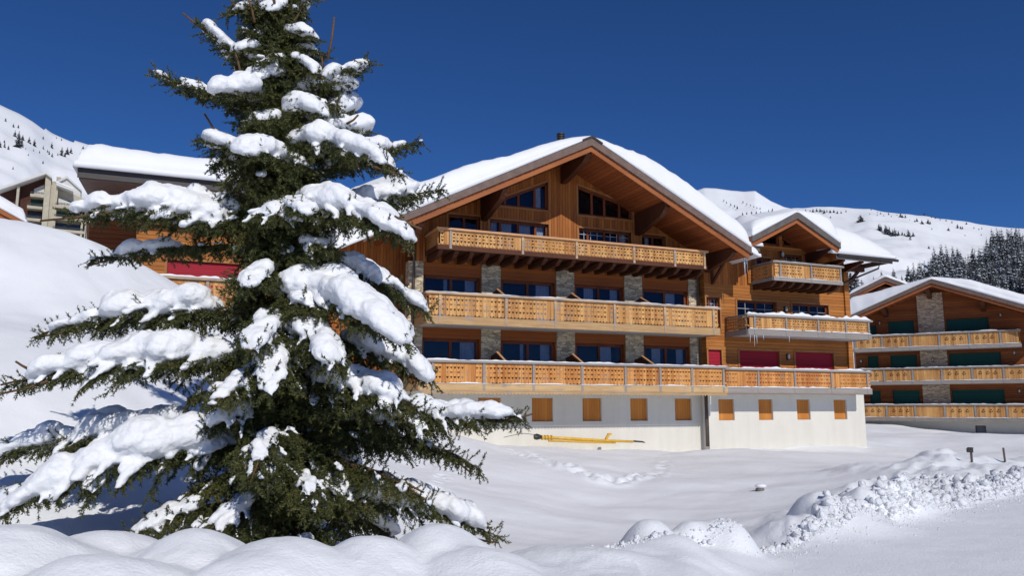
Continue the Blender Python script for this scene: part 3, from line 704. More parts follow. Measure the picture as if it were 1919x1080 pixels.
# lower storeys
mid_w = [(.35, 3.02), (4.06, 6.76), (7.83, 10.45), (11.57, 14.18)]
holes = [rectp(a, b, z0, z1) for a, b in mid_w for z0, z1 in ((.98, 2.95), (3.70, 5.74))]
m = MB(); m.sheet([(.0, .70), (UW - .01, .70), (UW - .01, 6.55), (.0, 6.55)], holes, 0, depth=.22)
m.box(.0, UW - .01, -14, -1.1, .70, 6.55); m.face([(0, 0, .7), (0, -1.1, .7), (0, -1.1, 6.55), (0, 0, 6.55)]); m.face([(UW - .01, 0, .7), (UW - .01, -1.1, .7), (UW - .01, -1.1, 6.55), (UW - .01, 0, 6.55)])
m.build('wall', M['lintel'], ch)
CUR = [[(.40, .47), (.78, .95)], [(.70, .95)], [(.25, .45), (.80, .96)], [(.55, .8)]]
for k, (a, b) in enumerate(mid_w):
    window(ch, rectp(a, b, .98, 2.95), 0, (.5,), casing=False, curtain=CUR[(k * 3 + 1) % 4], fw=.13)
    window(ch, rectp(a, b, 3.70, 5.74), 0, (.5,), casing=False, curtain=CUR[k % 4], fw=.13)
for (a, b) in ((.0, .35), (3.08, 4.0), (6.82, 7.76), (10.50, 11.50), (14.22, 14.84)):
    m = MB(); m.box(a - (.02 if a == 0 else 0), b, -.3, .07, .70, 3.42); m.box(a - (.02 if a == 0 else 0), b, -.3, .07, 3.7, 6.36 if a else 6.3)
    m.build('stone_pier', M['stone'], ch)
m = MB(); m.box(-.30, -.02, -.5, -.02, -.6, 6.3); m.build('stone_pier', M['stone'], ch)
# upper gable wall with slanted windows
AU, AW = 7.23, 12.02; SLP = (12.02 - 7.64) / (15.84 - 7.23)
def soff(u): return AW - abs(u - AU) * SLP - .46
PL = [(3.47, 9.20), (6.44, 9.20), (6.44, 10.60), (3.47, 9.28)]; PR = [(8.03, 9.15), (11.05, 9.15), (11.05, 9.85), (8.03, 10.60)]
holes = [PL, PR, rectp(1.47, 3.0, 6.95, 8.56), rectp(3.47, 6.45, 6.95, 8.52), rectp(8.05, 10.95, 6.95, 8.50), rectp(11.56, 12.97, 6.95, 8.48)]
m = MB(); m.sheet([(0, 6.3), (UW, 6.3), (UW, soff(UW)), (AU, soff(AU)), (0, soff(0))], holes, .02, depth=.2)
m.prism([(0, 6.3), (UW, 6.3), (UW, soff(UW)), (AU, soff(AU)), (0, soff(0))], -14, -1.1, 'n'); m.face([(0, .02, 6.3), (0, -1.1, 6.3), (0, -1.1, soff(0)), (0, .02, soff(0))]); m.face([(UW, .02, 6.3), (UW, -1.1, 6.3), (UW, -1.1, soff(UW)), (UW, .02, soff(UW))])
m.build('gable_wall', M['boards'], ch)
window(ch, PL, .02, (.27, .50, .78), curtain=[(.80, .93)], casing=True)
window(ch, PR, .02, (.27, .5, .78), curtain=[(.0, .05)])
window(ch, holes[2], .02, (.52,)); window(ch, holes[3], .02, (.19, .49, .79), curtain=[(.04, .17), (.22, .42), (.53, .74), (.82, .97)], lattice=False)
window(ch, holes[4], .02, (.19, .5, .78), curtain=[(.84, .97)], lattice=True); window(ch, holes[5], .02, (.5,), curtain=[(.3, .45)])
m = MB(); m.prism([(-.02, 6.3), (.42, 6.3), (.42, 6.4), (.30, 7.9), (-.02, 7.9)], .022, .12, 'n'); m.build('corner_board', M['boards'], ch)
for u in (6.95, 7.75):
    pass
def th_main(u, n):
    if u < AU: t = (AU - u); return .10 + .95 * min(1, t / 7.5) ** .8 + .10 * min(1, t)
    t = (u - AU); return .10 + 1.22 * (1 - math.exp(-t / 2.2)) * (1 - .25 * max(0, t - 6) / 3)
rf = rake_roof(ch, AU, AW, ((-1.45, AW - (AU + 1.45) * SLP), (15.84, 7.64)), 3.0, -15, th=.36, board=.24, thick=th_main, seed=3, xl=.5)
m = MB(); m.prism([(AU - .5, AW - .22), (AU, AW + .03), (AU + .55, AW - .25), (AU + .5, AW - .33), (AU, AW - .07), (AU - .5, AW - .31)], 2.7, 3.04, 'n'); m.build('ridge_cap', M['metal'], rf)
for u, h in ((AU, .95), (3.15, 1.05), (11.3, 1.05), (15.05, .85), (-.55, .8)): bracket(ch, u, soff(u) - .05 + (0 if u != AU else .02), 2.72, h)
# soffit rafters
for u in (.8, 1.9, 4.4, 5.6, 8.7, 9.9, 12.5, 13.7):
    pass
m = MB(); m.tube([(7.0, .3, 11.7), (7.0, .3, 12.72)], .16, 12); o = m.build('chimney', M['metal'], rf, smooth=False)
m = MB()
for w in (12.72, 12.82, 12.92): m.tube([(7.0, .3, w), (7.0, .3, w + .06)], .20, 14)
m.tube([(7.0, .3, 12.7), (7.0, .3, 13.0)], .12, 10); m.build('chimney_cap', M['rail_metal'], o)
lp = [.42 + .1, 4.02, 7.05, 10.05, 13.2]
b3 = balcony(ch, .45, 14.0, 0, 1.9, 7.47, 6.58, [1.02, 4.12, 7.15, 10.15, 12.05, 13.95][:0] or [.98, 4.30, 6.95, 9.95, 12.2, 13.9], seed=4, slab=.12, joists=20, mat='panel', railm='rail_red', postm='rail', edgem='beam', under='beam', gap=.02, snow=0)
b2 = balcony(ch, .0, 14.62, 0, 1.9, 4.72, 3.42, [.55, 3.52, 5.86, 8.85, 11.55, 14.3], seed=8, slab=.28, railm='rail', snow=.05)
b1 = balcony(ch, -.25, 14.95, 0, 1.9, 1.88, .66, [.28, 2.52, 4.80, 7.15, 9.35, 11.2, 12.95, 14.75], seed=12, slab=.24, railm='rail_grey', mat='panel_orange', edgem='edge', snow=.085, ledge=.05)
# serrated strip added under the lowest slab to scallop its shadow on the wall
m = MB(); k = 92
for i in range(k):
    a = -.2 + 15.1 * i / k; b = a + 15.1 / k; m.face([(a, 1.925, .60), (a, 1.925, .55), ((a + b) / 2, 1.925, .47), (b, 1.925, .55), (b, 1.925, .60)])
o = m.build('shadow_scallop_strip', M['edge'], b1); s = o.modifiers.new('t', 'SOLIDIFY'); s.thickness = .02
# privacy screens between the flats
for bb, wz in ((b2, 3.72), (b1, .92)):
    for u in (3.56, 7.28, 10.98):
        m = MB(); m.prism([(.10, wz), (1.75, wz), (1.75, wz + .95), (.75, wz + 1.42), (.10, wz + 1.30)], u - .03, u + .03); m.build('privacy_screen', M['beam'], bb)
        m = MB(); m.bar((u, .72, wz + 1.45), (u, 1.78, wz + .97), .10, .05); m.build('screen_rail', M['rail_red'], bb)
# downpipes and gutters
m = MB(); m.tube([(14.78, .42, -1.95), (14.78, .42, .60)], .075, 8); m.tube([(14.72, .20, .95), (14.72, .20, 6.75), (14.95, .5, 7.05), (16.2, .7, 7.45)], .055, 8); m.build('downpipe', M['pipe'], ch, smooth=True)
m = MB(); m.tube([(-.10, .12, .9), (-.10, .12, 6.55), (-.25, .12, 6.75), (-1.5, .05, 7.55)], .055, 8); m.build('downpipe', M['pipe'], ch, smooth=True)
m = MB(); m.tube([(15.95, 2.9, 7.30), (15.95, -14, 7.30)], .08, 8); m.build('gutter', M['metal'], rf)
m = MB(); m.bar((13.2, 1.2, 6.9), (15.6, .9, 7.75), .05, .05); m.build('strut', M['metal'], ch)
# recessed link wall and roof on the left
m = MB(); m.box(-6.5, -.02, -9, -1.6, -2.3, 8.6); m.build('link_wall', M['boards'], ch)
def lb(u, n): return 7.9 + (1.2 - n) * .33
o = MB().prism([(.5, 8.02), (.5, 8.14), (-7, 10.68), (-7, 10.5)], -6.9, -.4).build('link_eave', M['fascia'], ch)
snow_slab(o, -5.5, 1.1, -6.3, .5, lambda u, n: 7.95 - n * .42 + .5 * (u + 1), lambda u, n: .85, seed=14, edge=.6)
# icicles and snow at the right eave
snow_slab(rf, 15.3, 16.6, -1.8, 2.6, lambda u, n: 7.75 - (u - 15.3) * .35, lambda u, n: .55, edge=.5, seed=22, over=.1)
for k, (u, L) in enumerate(((15.95, .8), (16.08, 1.2), (16.3, .5), (16.45, .9))): icicle(rf, u, 2.3 - k * .13, 7.45, L, .032)
# ================================================================== attached chalet on the right
NB = .5
cr = empty('chalet', (OX, OY, BASE), YAW, 'orange timber chalet with small dormer gable, joined to right side of the largest one', 'chalet')
holes = [rectp(a, b, -.69, .34) for a, b in ((15.46, 16.42), (17.93, 18.84), (20.40, 21.28), (22.90, 23.80))]
m = MB(); m.sheet([(UW + .01, -2.3), (25.05, -2.3), (25.05, .62), (UW + .01, .62)], holes, NB, depth=.2); m.box(UW + .01, 25.05, -9, -.5, -2.3, .62)
m.face([(25.05, NB, -2.3), (25.05, -.5, -2.3), (25.05, -.5, .62), (25.05, NB, .62)]); m.face([(UW + .01, NB, -2.3), (UW + .01, -.5, -2.3), (UW + .01, -.5, .62), (UW + .01, NB, .62)])
m.build('base_wall', M['white'], cr)
for h in holes:
    s = MB(); s.box(h[0][0] + .01, h[1][0] - .01, NB - .17, NB - .12, h[0][1] + .01, h[2][1] - .01); s.build('shutter', M['shutter'], cr)
holes = [rectp(14.95, 15.75, 3.85, 5.46), rectp(14.95, 15.75, .8, 2.80), rectp(16.84, 19.38, 3.70, 5.40), rectp(20.42, 22.9, 3.70, 5.40), rectp(16.86, 19.40, .8, 2.81), rectp(20.46, 23.06, .8, 2.82)]
m = MB(); m.sheet([(UW + .02, .62), (24.22, .62), (24.22, 6.15), (UW + .02, 6.15)], holes, NB, depth=.2); m.box(UW + .02, 24.22, -9, -.5, .62, 6.15)
m.face([(24.22, NB, .62), (24.22, -.5, .62), (24.22, -.5, 7.6), (24.22, NB, 7.6)]); m.face([(UW + .02, NB, .62), (UW + .02, -.5, .62), (UW + .02, -.5, 7.6), (UW + .02, NB, 7.6)])
m.build('wall', M['siding'], cr)
window(cr, holes[0], NB, (.3,), lattice=True); window(cr, holes[1], NB, (), shutter='red')
window(cr, holes[2], NB, (.5,), lattice=True, cas=.1); window(cr, holes[3], NB, (.5,), lattice=True, cas=.1)
window(cr, holes[4], NB, (), shutter='red', cas=.1); window(cr, holes[5], NB, (), shutter='red', cas=.1)
m = MB(); m.box(24.05, 24.30, NB + .005, NB + .10, .62, 7.3); m.box(24.305, 24.40, -.4, NB + .09, .62, 7.3); m.build('corner_post', M['siding'], cr)
# upper storey
DU0, DU1 = 17.55, 21.75; DAU, DAW = 19.2, 9.82; DS = (9.82 - 8.41) / 2.72
def ds(u): return DAW - abs(u - DAU) * DS - .42
uh = [rectp(18.2, 19.18, 6.5, 7.70), rectp(20.05, 21.25, 6.5, 8.02)]
m = MB(); m.sheet([(UW + .02, 6.15), (24.22, 6.15), (24.22, 8.12), (DU1, 8.12), (DU1, 8.25), (DU0, 8.25), (DU0, 8.12), (UW + .02, 8.12)], uh, NB, depth=.2); m.box(UW + .02, 24.22, -9, -.5, 6.15, 8.3)
m.build('upper_wall', M['boards'], cr)
m = MB(); m.box(DU0, DU1, NB + .004, NB + .09, 8.12, 8.38); m.box(19.68, 19.90, NB + .003, NB + .10, 6.3, 9.5); m.box(DU0, DU0 + .2, NB + .003, NB + .10, 6.3, 8.12); m.box(21.55, 21.75, NB + .003, NB + .10, 6.3, 8.12); m.build('timber_frame', M['siding'], cr)
tri1 = [(17.75, 8.40), (19.66, 8.40), (19.66, ds(19.66) - .06), (19.2, ds(19.2) - .06), (17.75, ds(17.75) - .06)]; tri2 = [(19.92, 8.40), (21.4, 8.40), (19.92, ds(19.92) - .08)]
tri2 = [(19.92, 8.40), (21.35, 8.40), (21.35, ds(21.35) - .05), (19.92, ds(19.92) - .05)]
for t in (tri1, tri2): window(cr, t, NB + .1, (), depth=.08, casing=False)
m = MB(); m.prism([(DU0, 8.30), (DU1, 8.30), (DU1, ds(DU1)), (DAU, ds(DAU)), (DU0, ds(DU0))], -3, -.9, 'n'); m.face([(DU1 - .01, NB, 7.7), (DU1 - .01, -.9, 7.7), (DU1 - .01, -.9, ds(DU1)), (DU1 - .01, NB, ds(DU1))]); m.face([(DU0 + .01, NB, 7.7), (DU0 + .01, -.9, 7.7), (DU0 + .01, -.9, ds(DU0)), (DU0 + .01, NB, ds(DU0))]); m.build('dormer_wall', M['boards'], cr)
window(cr, uh[0], NB, (.5,)); window(cr, uh[1], NB, (.5,), lattice=True)
wall_lamp(cr, 19.80, NB + .1, 7.95, 1.1); wall_lamp(cr, 19.95, NB, 5.05); wall_lamp(cr, 19.95, NB, 2.55)
# roof of the right chalet: eave towards the viewer, ridge along the facade
def rb(u, n): return 7.92 + (2.3 - n) * .30
m = MB()
for (a, b) in ((UW + .6, 16.9), (21.9, 25.75)): m.prism([(2.3, 7.60), (2.3, 7.90), (-6, 7.90 + 8.3 * .30), (-6, 7.5 + 8.3 * .30)], a, b)
m.prism([(.4, 8.28), (.4, 8.46), (-6, 7.9 + 8.3 * .30), (-6, 7.72 + 8.3 * .30)], 16.9, 21.9)
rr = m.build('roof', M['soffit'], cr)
m = MB(); m.box(21.85, 25.8, 2.302, 2.34, 7.58, 7.93); m.box(25.752, 25.8, -6, 2.30, 7.64, 7.9); m.build('barge_cladding', M['fascia_grey'], rr)
MB().box(UW + 1.1, 16.92, 2.302, 2.34, 7.58, 7.93).build('barge_cladding', M['fascia_grey'], rr)
m = MB(); m.tube([(21.9, 2.42, 7.80), (26.1, 2.42, 7.76)], .075, 8); m.tube([(24.9, 2.4, 7.78), (24.9, 2.2, 7.3), (23.9, .9, 6.7), (22.9, .72, 6.2), (24.6, .6, 6.0)][:4], .05, 7); m.build('gutter', M['metal'], rr)
def tk(u, n): return 1.55 - .22 * max(0, (u - 22.0))
snow_slab(rr, 21.6, 25.85, -6, 2.38, rb, tk, edge=1.15, over=.10, seed=31, rough=.09, wav=.14)
snow_slab(rr, 15.7, 16.95, -6, 2.38, rb, lambda u, n: .62, edge=.5, seed=32, over=.10)
snow_slab(rr, 15.2, 25.0, -9, -1.2, lambda u, n: rb(u, max(n, -6)) - max(0, -6 - n) * .3, lambda u, n: .75, edge=.7, seed=33)
dr = rake_roof(cr, DAU, DAW, ((16.3, DAW - (DAU - 16.3) * DS), (21.92, 8.41)), 2.6, -3.2, th=.34, board=.2, fmat='fascia_grey', thick=lambda u, n: .12 + .42 * min(1, abs(u - DAU) / 2.2) + (.62 if u > DAU else .05) * min(1, abs(u - DAU) / 1.8), seed=35, name='dormer_roof')
bracket(cr, DAU, ds(DAU) - .02, 2.35, .6, .2, n0=.5); bracket(cr, 16.7, 7.9, 2.1, .5, .2, n0=.5); bracket(cr, 21.6, ds(21.6) - .02, 2.3, .5, .2, n0=.5)
for u in (22.6, 23.9): bracket(cr, u, 7.66, 2.1, .42, .16, n0=.5)
m = MB(); m.box(24.23, 25.7, .3, .52, 7.42, 7.72); m.build('purlin', M['beam'], cr)
m = MB(); m.box(24.23, 25.7, -3.2, -2.95, 7.62, 8.6); m.build('purlin', M['beam'], cr)
m = MB(); m.bar((24.3, NB - .08, 6.5), (25.3, NB - .08, 7.42), .14, .14); m.build('brace', M['beam'], cr)
m = MB(); m.bar((15.35, 2.0, 7.5), (15.35, .52, 6.15), .12, .12); m.bar((15.35, .52, 7.5), (15.35, .52, 6.1), .14, .12); m.build('brace', M['beam'], cr)
b = balcony(cr, 17.85, 22.3, NB, 2.2, 7.22, 6.27, [18.25, 20.25, 22.2], seed=41, slab=.10, joists=8, railm='rail_grey', edgem='rail_grey', under='beam', gap=.02, snow=.035, ledge=.04, right=True)
b = balcony(cr, 16.12, 24.05, NB, 2.2, 4.45, 3.48, [16.5, 18.45, 20.5, 22.35, 23.9], seed=42, slab=.22, railm='rail_grey', edgem='rail_grey', snow=.22, ledge=.08)
for u, L in ((16.2, .5), (16.45, .75), (16.6, .55), (17.0, .3), (18.6, .4)): icicle(b, u, 2.2, 3.45, L * .8, .014)
b = balcony(cr, 15.05, 24.45, NB, 1.62, 1.83, .66, [17.05, 19.35, 21.75, 24.2], seed=43, slab=.22, railm='rail_grey', edgem='rail_grey', mat='panel_orange', snow=.11, ledge=.07, left=False)
# ================================================================== left chalet (behind the spruce)
cl = empty('chalet', (OX, OY, BASE), YAW, 'timber chalet half hidden behind the big spruce, thick slab of snow on roof', 'chalet')
holes = [rectp(-9.95, -7.3, 3.6, 5.62)]
m = MB(); m.sheet([(-11.1, -2.3), (-6.52, -2.3), (-6.52, 8.0), (-11.1, 8.0)], holes, .2, depth=.2); m.box(-11.1, -6.52, -10, -.8, -2.3, 8.0); m.face([(-11.1, .2, -2.3), (-11.1, -.8, -2.3), (-11.1, -.8, 8), (-11.1, .2, 8)])
m.build('wall', M['siding'], cl)
m = MB(); m.box(-12.9, -11.12, -10, -1.6, -2.3, 8.3); m.build('side_wall', M['siding_dark'], cl)
window(cl, holes[0], .2, (), shutter='red')
balcony(cl, -10.3, -6.6, .2, 1.9, 4.72, 3.45, [-8.5, -6.7], seed=51, snow=.14, right=False)
def cb(u, n): return 8.5 + (1.9 - n) * .06
m = MB(); m.prism([(1.9, 8.05), (1.9, 8.45), (-7.6, 8.45 + 9.5 * .06), (-7.6, 8.05 + 9.5 * .06)], -13.0, -4.3); cro = m.build('roof', M['fascia'], cl)
m = MB(); m.box(-13.05, -4.3, 1.902, 1.96, 8.1, 8.5); m.build('barge_cladding', M['metal'], cro)
snow_slab(cro, -13.1, -4.4, -7.8, 2.05, cb, lambda u, n: 1.0, edge=.7, over=.1, seed=52)
dg = rake_roof(cl, -7.4, 9.75, ((-10.1, 8.62), (-4.7, 8.62)), 1.6, -5, th=.3, board=.2, fmat='fascia_grey', thick=lambda u, n: .3, seed=53, name='dormer_roof')
m = MB(); m.prism([(-9.6, 7.9), (-5.2, 7.9), (-5.2, 8.3), (-7.4, 9.35), (-9.6, 8.3)], -4.5, .3, 'n'); m.build('dormer_wall', M['siding_dark'], cl)
# ================================================================== green-shuttered chalet far right
MB.W0 = -3.2
r_ = ray(1768, 690); O3 = r_ / r_[1] * 60
cg = empty('chalet', (O3[0], O3[1], -3.2), math.radians(-32.3), 'brown timber chalet with green shutters and central stone chimney wall on the far right', 'chalet')
GU0, GU1 = -6.3, 6.9; GN = -1.5; GAU, GAW = -.27, 9.56; GS = (9.56 - 7.08) / 5.99
def gs(u): return GAW - abs(u - GAU) * GS - .45
def wrow(z, t): return [rectp(-5.4, -4.62, z, t), rectp(-3.75, -1.85, z, t), rectp(.35, 3.75, z, t)]
holes = [rectp(-5.2, -4.6, 4.9, 6.45), rectp(-3.75, -1.88, 4.9, 6.68), rectp(.35, 3.15, 4.9, 6.62)] + wrow(2.2, 4.0) + wrow(-.6, 1.24)
m = MB(); m.sheet([(GU0, -1.0), (GU1, -1.0), (GU1, gs(GU1)), (GAU, gs(GAU)), (GU0, gs(GU0))], holes, GN, depth=.2)
m.prism([(GU0, -1.0), (GU1, -1.0), (GU1, gs(GU1)), (GAU, gs(GAU)), (GU0, gs(GU0))], -12, GN - .5, 'n')
m.face([(GU0, GN, -1), (GU0, GN - .5, -1), (GU0, GN - .5, gs(GU0)), (GU0, GN, gs(GU0))]); m.build('wall', M['siding_dark'], cg)
for h in holes: window(cg, h, GN, (.5,) if h[1][0] - h[0][0] < 1 else (), shutter='green', casing=True, cmat='siding_dark', cas=.08)
bh = [rectp(1.72, 2.40, -2.08, -1.42)]
m = MB(); m.sheet([(GU0 - .2, -3.2), (GU1 + .2, -3.2), (GU1 + .2, -1.0), (GU0 - .2, -1.0)], bh, GN + .3, depth=.2); m.box(GU0 - .2, GU1 + .2, -12, GN - .2, -3.2, -1.0); m.build('base_wall', M['plaster_side'], cg); window(cg, bh[0], GN + .3, casing=False, fw=.05)
m = MB(); m.box(-1.62, .24, GN - .2, GN + .16, -1.0, 1.6); m.box(-1.60, .24, GN - .2, GN + .16, 1.62, 4.2); m.box(-1.58, .22, GN - .2, GN + .16, 4.22, 8.75); m.build('stone_pier', M['stone_warm'], cg)
for z, u0, u1 in ((4.28, -6.2, 5.05), (1.68, -6.3, 7.4), (-1.08, -6.5, 7.6)):
    ps = [GU0 + .25 + 1.98 * k for k in range(8) if GU0 + .25 + 1.98 * k < u1 - .1]
    bb = balcony(cg, u0, u1, GN, 0, z + 1.22, z, ps, seed=int(60 + z * 3), slab=.2, railm='rail_grey', edgem='rail_grey', mat='panel', style='plain', snow=.07, ledge=.05, gap=.05, postw=.14)
    for a, b2_ in zip(ps, ps[1:]):
        if b2_ - a < 1.5 or abs((a + b2_) / 2 + .7) < .9: continue
        for q in (.26, .5, .74):
            uc = a + (b2_ - a) * q; wc = z + .76; rn = MB()
            for k in range(7):
                t0 = math.pi * (1.0 + k / 7) ; t1 = math.pi * (1.0 + (k + 1) / 7); R1, R2 = .115, .08
                rn.face([(uc + R1 * math.cos(t0), .03, wc + R1 * math.sin(t0)), (uc + R1 * math.cos(t1), .03, wc + R1 * math.sin(t1)), (uc + R2 * math.cos(t1), .03, wc + R2 * math.sin(t1)), (uc + R2 * math.cos(t0), .03, wc + R2 * math.sin(t0))])
            rn.face([(uc - .035, .03, wc + .04), (uc + .035, .03, wc + .04), (uc + .035, .03, wc + .12), (uc - .035, .03, wc + .12)])
            o = rn.build('cutout_shade', M['beam'], bb); s_ = o.modifiers.new('t', 'SOLIDIFY'); s_.thickness = .015  # dark raised strips stand in for the shade inside the carved cut-outs
rf3 = rake_roof(cg, GAU, GAW, ((-6.4, GAW - 6.13 * GS), (7.6, GAW - 7.87 * GS)), 1.0, -12, th=.32, board=.2, fmat='fascia', thick=lambda u, n: .18 + (1.25 * min(1, (GAU - u) / 6) if u < GAU else .62 * min(1, (u - GAU) / 2.5)), seed=61)
for u, h in ((GAU - .35, .7), (-3.8, .6), (2.9, .7), (-5.9, .5)): bracket(cg, u, gs(u), .75, h, .3, n0=GN)
snow_slab(rf3, 2.5, 14, -11, -5, lambda u, n: 7.4 + (-5 - n) * .12, lambda u, n: .8, seed=63)
for (u, w) in ((-4.35, 6.6), (3.95, 6.75), (-5.9, 3.6), (4.6, 3.9), (-.75, 3.55), (4.7, 1.1)): wall_lamp(cg, u, GN + (.16 if u == -.75 else 0), w, .9)
# ================================================================== small chalet roof behind it
MB.W0 = 0
r_ = ray(1660, 560); Ob = r_ / r_[1] * 84
c4 = empty('chalet', (Ob[0], Ob[1], 0), math.radians(-20), 'small snow-topped gable showing above the roof of the green-shuttered chalet', 'chalet')
tz = (r_ / r_[1] * 84)[2]
MB.W0 = 0
aw = at(1661, 521, 84)[2]
rake_roof(c4, 0, aw, ((-3.6, aw - 1.75), (3.6, aw - 1.75)), 1.2, -9, th=.45, board=.22, thick=lambda u, n: .32, seed=71)
m = MB(); m.prism([(-3, 0), (3, 0), (3, aw - 2.0), (0, aw - .9), (-3, aw - 2.0)], -8, 0, 'n'); m.build('wall', M['siding_dark'], c4)
m = MB(); m.box(-1.1, 1.1, .02, .06, aw - 2.2, aw - 1.35); m.build('window', M['glass'], c4)
# ================================================================== apartment block on the left
MB.W0 = 20
M['dusk_glass'] = plain('dark_window_band', (.022, .026, .045), .25, .5, .3, .8)
AY = math.radians(29); r_ = ray(92, 400); OA = r_ / r_[1] * 185
ap = empty('apartment_block', (OA[0], OA[1], 20), AY, 'grey concrete apartment block with stacked green-railed balconies below the left mountain', 'apartment block')
_ua = np.array([math.cos(AY), math.sin(AY), 0]); _na = np.array([math.sin(AY), -math.cos(AY), 0]); _oa = np.array([OA[0], OA[1], 0])
def A_(px, py, n=0):
    r = ray(px, py); t = (np.dot(_oa, _na) + n) / np.dot(r, _na); P = r * t - _oa; return float(P @ _ua), float(P[2])
def pbox(mb, x0, y0, x1, y1, n0, n1):
    a = A_(x0, 395); b = A_(x1, 395); xm = (x0 + x1) / 2; mb.box(a[0], b[0], n0, n1, A_(xm, y1)[1], A_(xm, y0)[1])
def ppoly(mb, pts, n0, n1): mb.prism([A_(*q) for q in pts], n0, n1, 'n')
m = MB(); ppoly(m, [(0, 480), (84, 480), (84, 328), (60, 335), (0, 356)], -12, -1.6); m.build('wall', M['dark_timber'], ap)
m = MB(); ppoly(m, [(103, 480), (163, 480), (163, 372), (136, 360), (109, 350), (103, 350)], -12, -1.6); m.build('wall', M['concrete'], ap)
m = MB(); pbox(m, 81, 330, 92, 490, -3, 1.3); pbox(m, 92.3, 341, 106, 490, -3, .6); pbox(m, 100, 322, 109, 341, -7, -4.5); m.build('concrete_tower', M['concrete'], ap)
m = MB(); ppoly(m, [(99, 341), (125, 327), (152, 352), (152, 400), (99, 400)], -9, -2.6); ppoly(m, [(64, 352), (83, 344), (83, 370), (64, 370)], -1.55, -1.2); ppoly(m, [(110, 368), (134, 378), (134, 390), (110, 390)], -1.55, -1.2); m.build('pale_wall', M['concrete_white'], ap)
m = MB(); ppoly(m, [(-2, 356), (87, 325.5), (98, 334), (98, 338), (87, 330), (-2, 361)], -10, 2.2); ppoly(m, [(97, 340), (126, 325.5), (154, 352), (154, 355), (126, 330), (97, 344)], -9.5, -2); ppoly(m, [(106, 345), (138, 358), (138, 362), (106, 350)], -8, 1.8); rfA = m.build('roof', M['concrete_white'], ap)
m = MB(); ppoly(m, [(106, 343), (138, 356), (138, 358), (106, 345)], -8, 1.9); m.build('roof_snow', M['snow'], rfA)
for (x0, x1, yb, yt, sh) in ((55, 82, 371, 351, 1), (51, 80, 393, 373, 1), (50, 79, 416, 396, 0), (49, 78, 438, 418, 0), (104, 132, 392, 373, 1), (103, 160, 415, 396, 1), (102, 162, 438, 418, 0), (101, 163, 460, 441, 0), (101, 163, 482, 463, 0), (49, 78, 460, 441, 0)):
    m = MB(); pbox(m, x0, yb - 5, x1, yb, -1.6, 1.2); o = m.build('balcony', M['concrete'], ap)
    m = MB()
    for dy in (7.5, 9.5): pbox(m, x0, yb - dy, x1, yb - dy + .9, 1.05, 1.15)
    for k in range(6): xx = x0 + (x1 - x0 - .6) * k / 5; pbox(m, xx, yb - 10, xx + .5, yb - 5, 1.02, 1.18)
    m.build('balcony_rail', M['rail_metal'], o)
    m = MB(); pbox(m, x0 + 5, yt, x1 - 1.5, yb - 5, -1.55, -1.45); m.build('shutter' if sh else 'window_band', M['green'] if sh else M['dusk_glass'], ap)
for q_ in ((29, 350, 34, 480), (154, 395, 158, 490), (161.5, 395, 164, 490)):
    m = MB(); pbox(m, *q_, -1.5, 1.05); m.build('concrete_fin', M['concrete'], ap)
# tall brown side wing with snowy verge right of the block
m = MB(); ppoly(m, [(164, 396), (176, 440), (176, 480), (164, 480)], -6, -1); m.build('side_wing', M['dark_timber'], ap)
m = MB(); ppoly(m, [(163, 395), (168, 397), (181, 446), (178, 450), (164, 402)], -6, -.6); m.build('roof_snow', M['snow'], ap)
# ================================================================== low roof at the left edge
MB.W0 = 3
OL = at(0, 420, 40)
lr = empty('chalet', (OL[0], OL[1], 3), math.radians(28), 'low brown roof corner under thick snow at the left edge above the snow slope', 'chalet')
e = at(50, 424, 40); ee = float((e - OL) @ np.array([math.cos(math.radians(28)), math.sin(math.radians(28)), 0])) 
rake_roof(lr, -5.2, OL[2] + 3.4, ((-11, OL[2] + .2), (ee, OL[2] + .12)), .6, -7, th=.3, board=.22, fmat='rafter', smat='soffit', thick=lambda u, n: .65, seed=77)
m = MB(); m.prism([(-10.4, 3), (ee - .8, 3), (ee - .8, OL[2] + .1), (-5.2, OL[2] + 2.6), (-10.4, OL[2] - .2)], -6.5, -.8, 'n'); m.build('wall', M['siding_dark'], lr)
# ================================================================== small things on the snow
MB.W0 = 0
def nhit(px, py, r0=7, r1=58): return hit(px, py, r0, r1)
p = nhit(1822, 868, 14)
MB.W0 = 0
s1 = empty('marker_post', (p[0], p[1], p[2]), 0, 'short dark post with a small box on top standing in the snow', 'post')
sc = np.hypot(p[0], p[1]) / F_PX
m = MB(); m.box(-.02, .02, -.02, .02, -.3, .25); m.build('post', M['pipe'], s1)
m = MB(); m.box(-.09, .03, -.04, .05, .24, .34); m.box(-.06, .035, -.05, .06, .34, .36); m.build('box', M['rail_metal'], s1)
p = nhit(1885, 866, 14)
s2 = empty('marker_post', (p[0], p[1], p[2]), 0, 'thin bare wooden stake leaning slightly in the snow, right of the boxed post', 'stake')
m = MB(); m.bar((0, 0, -.3), (-.04, .02, .34), .035, .035); m.build('stake', M['pipe'], s2)
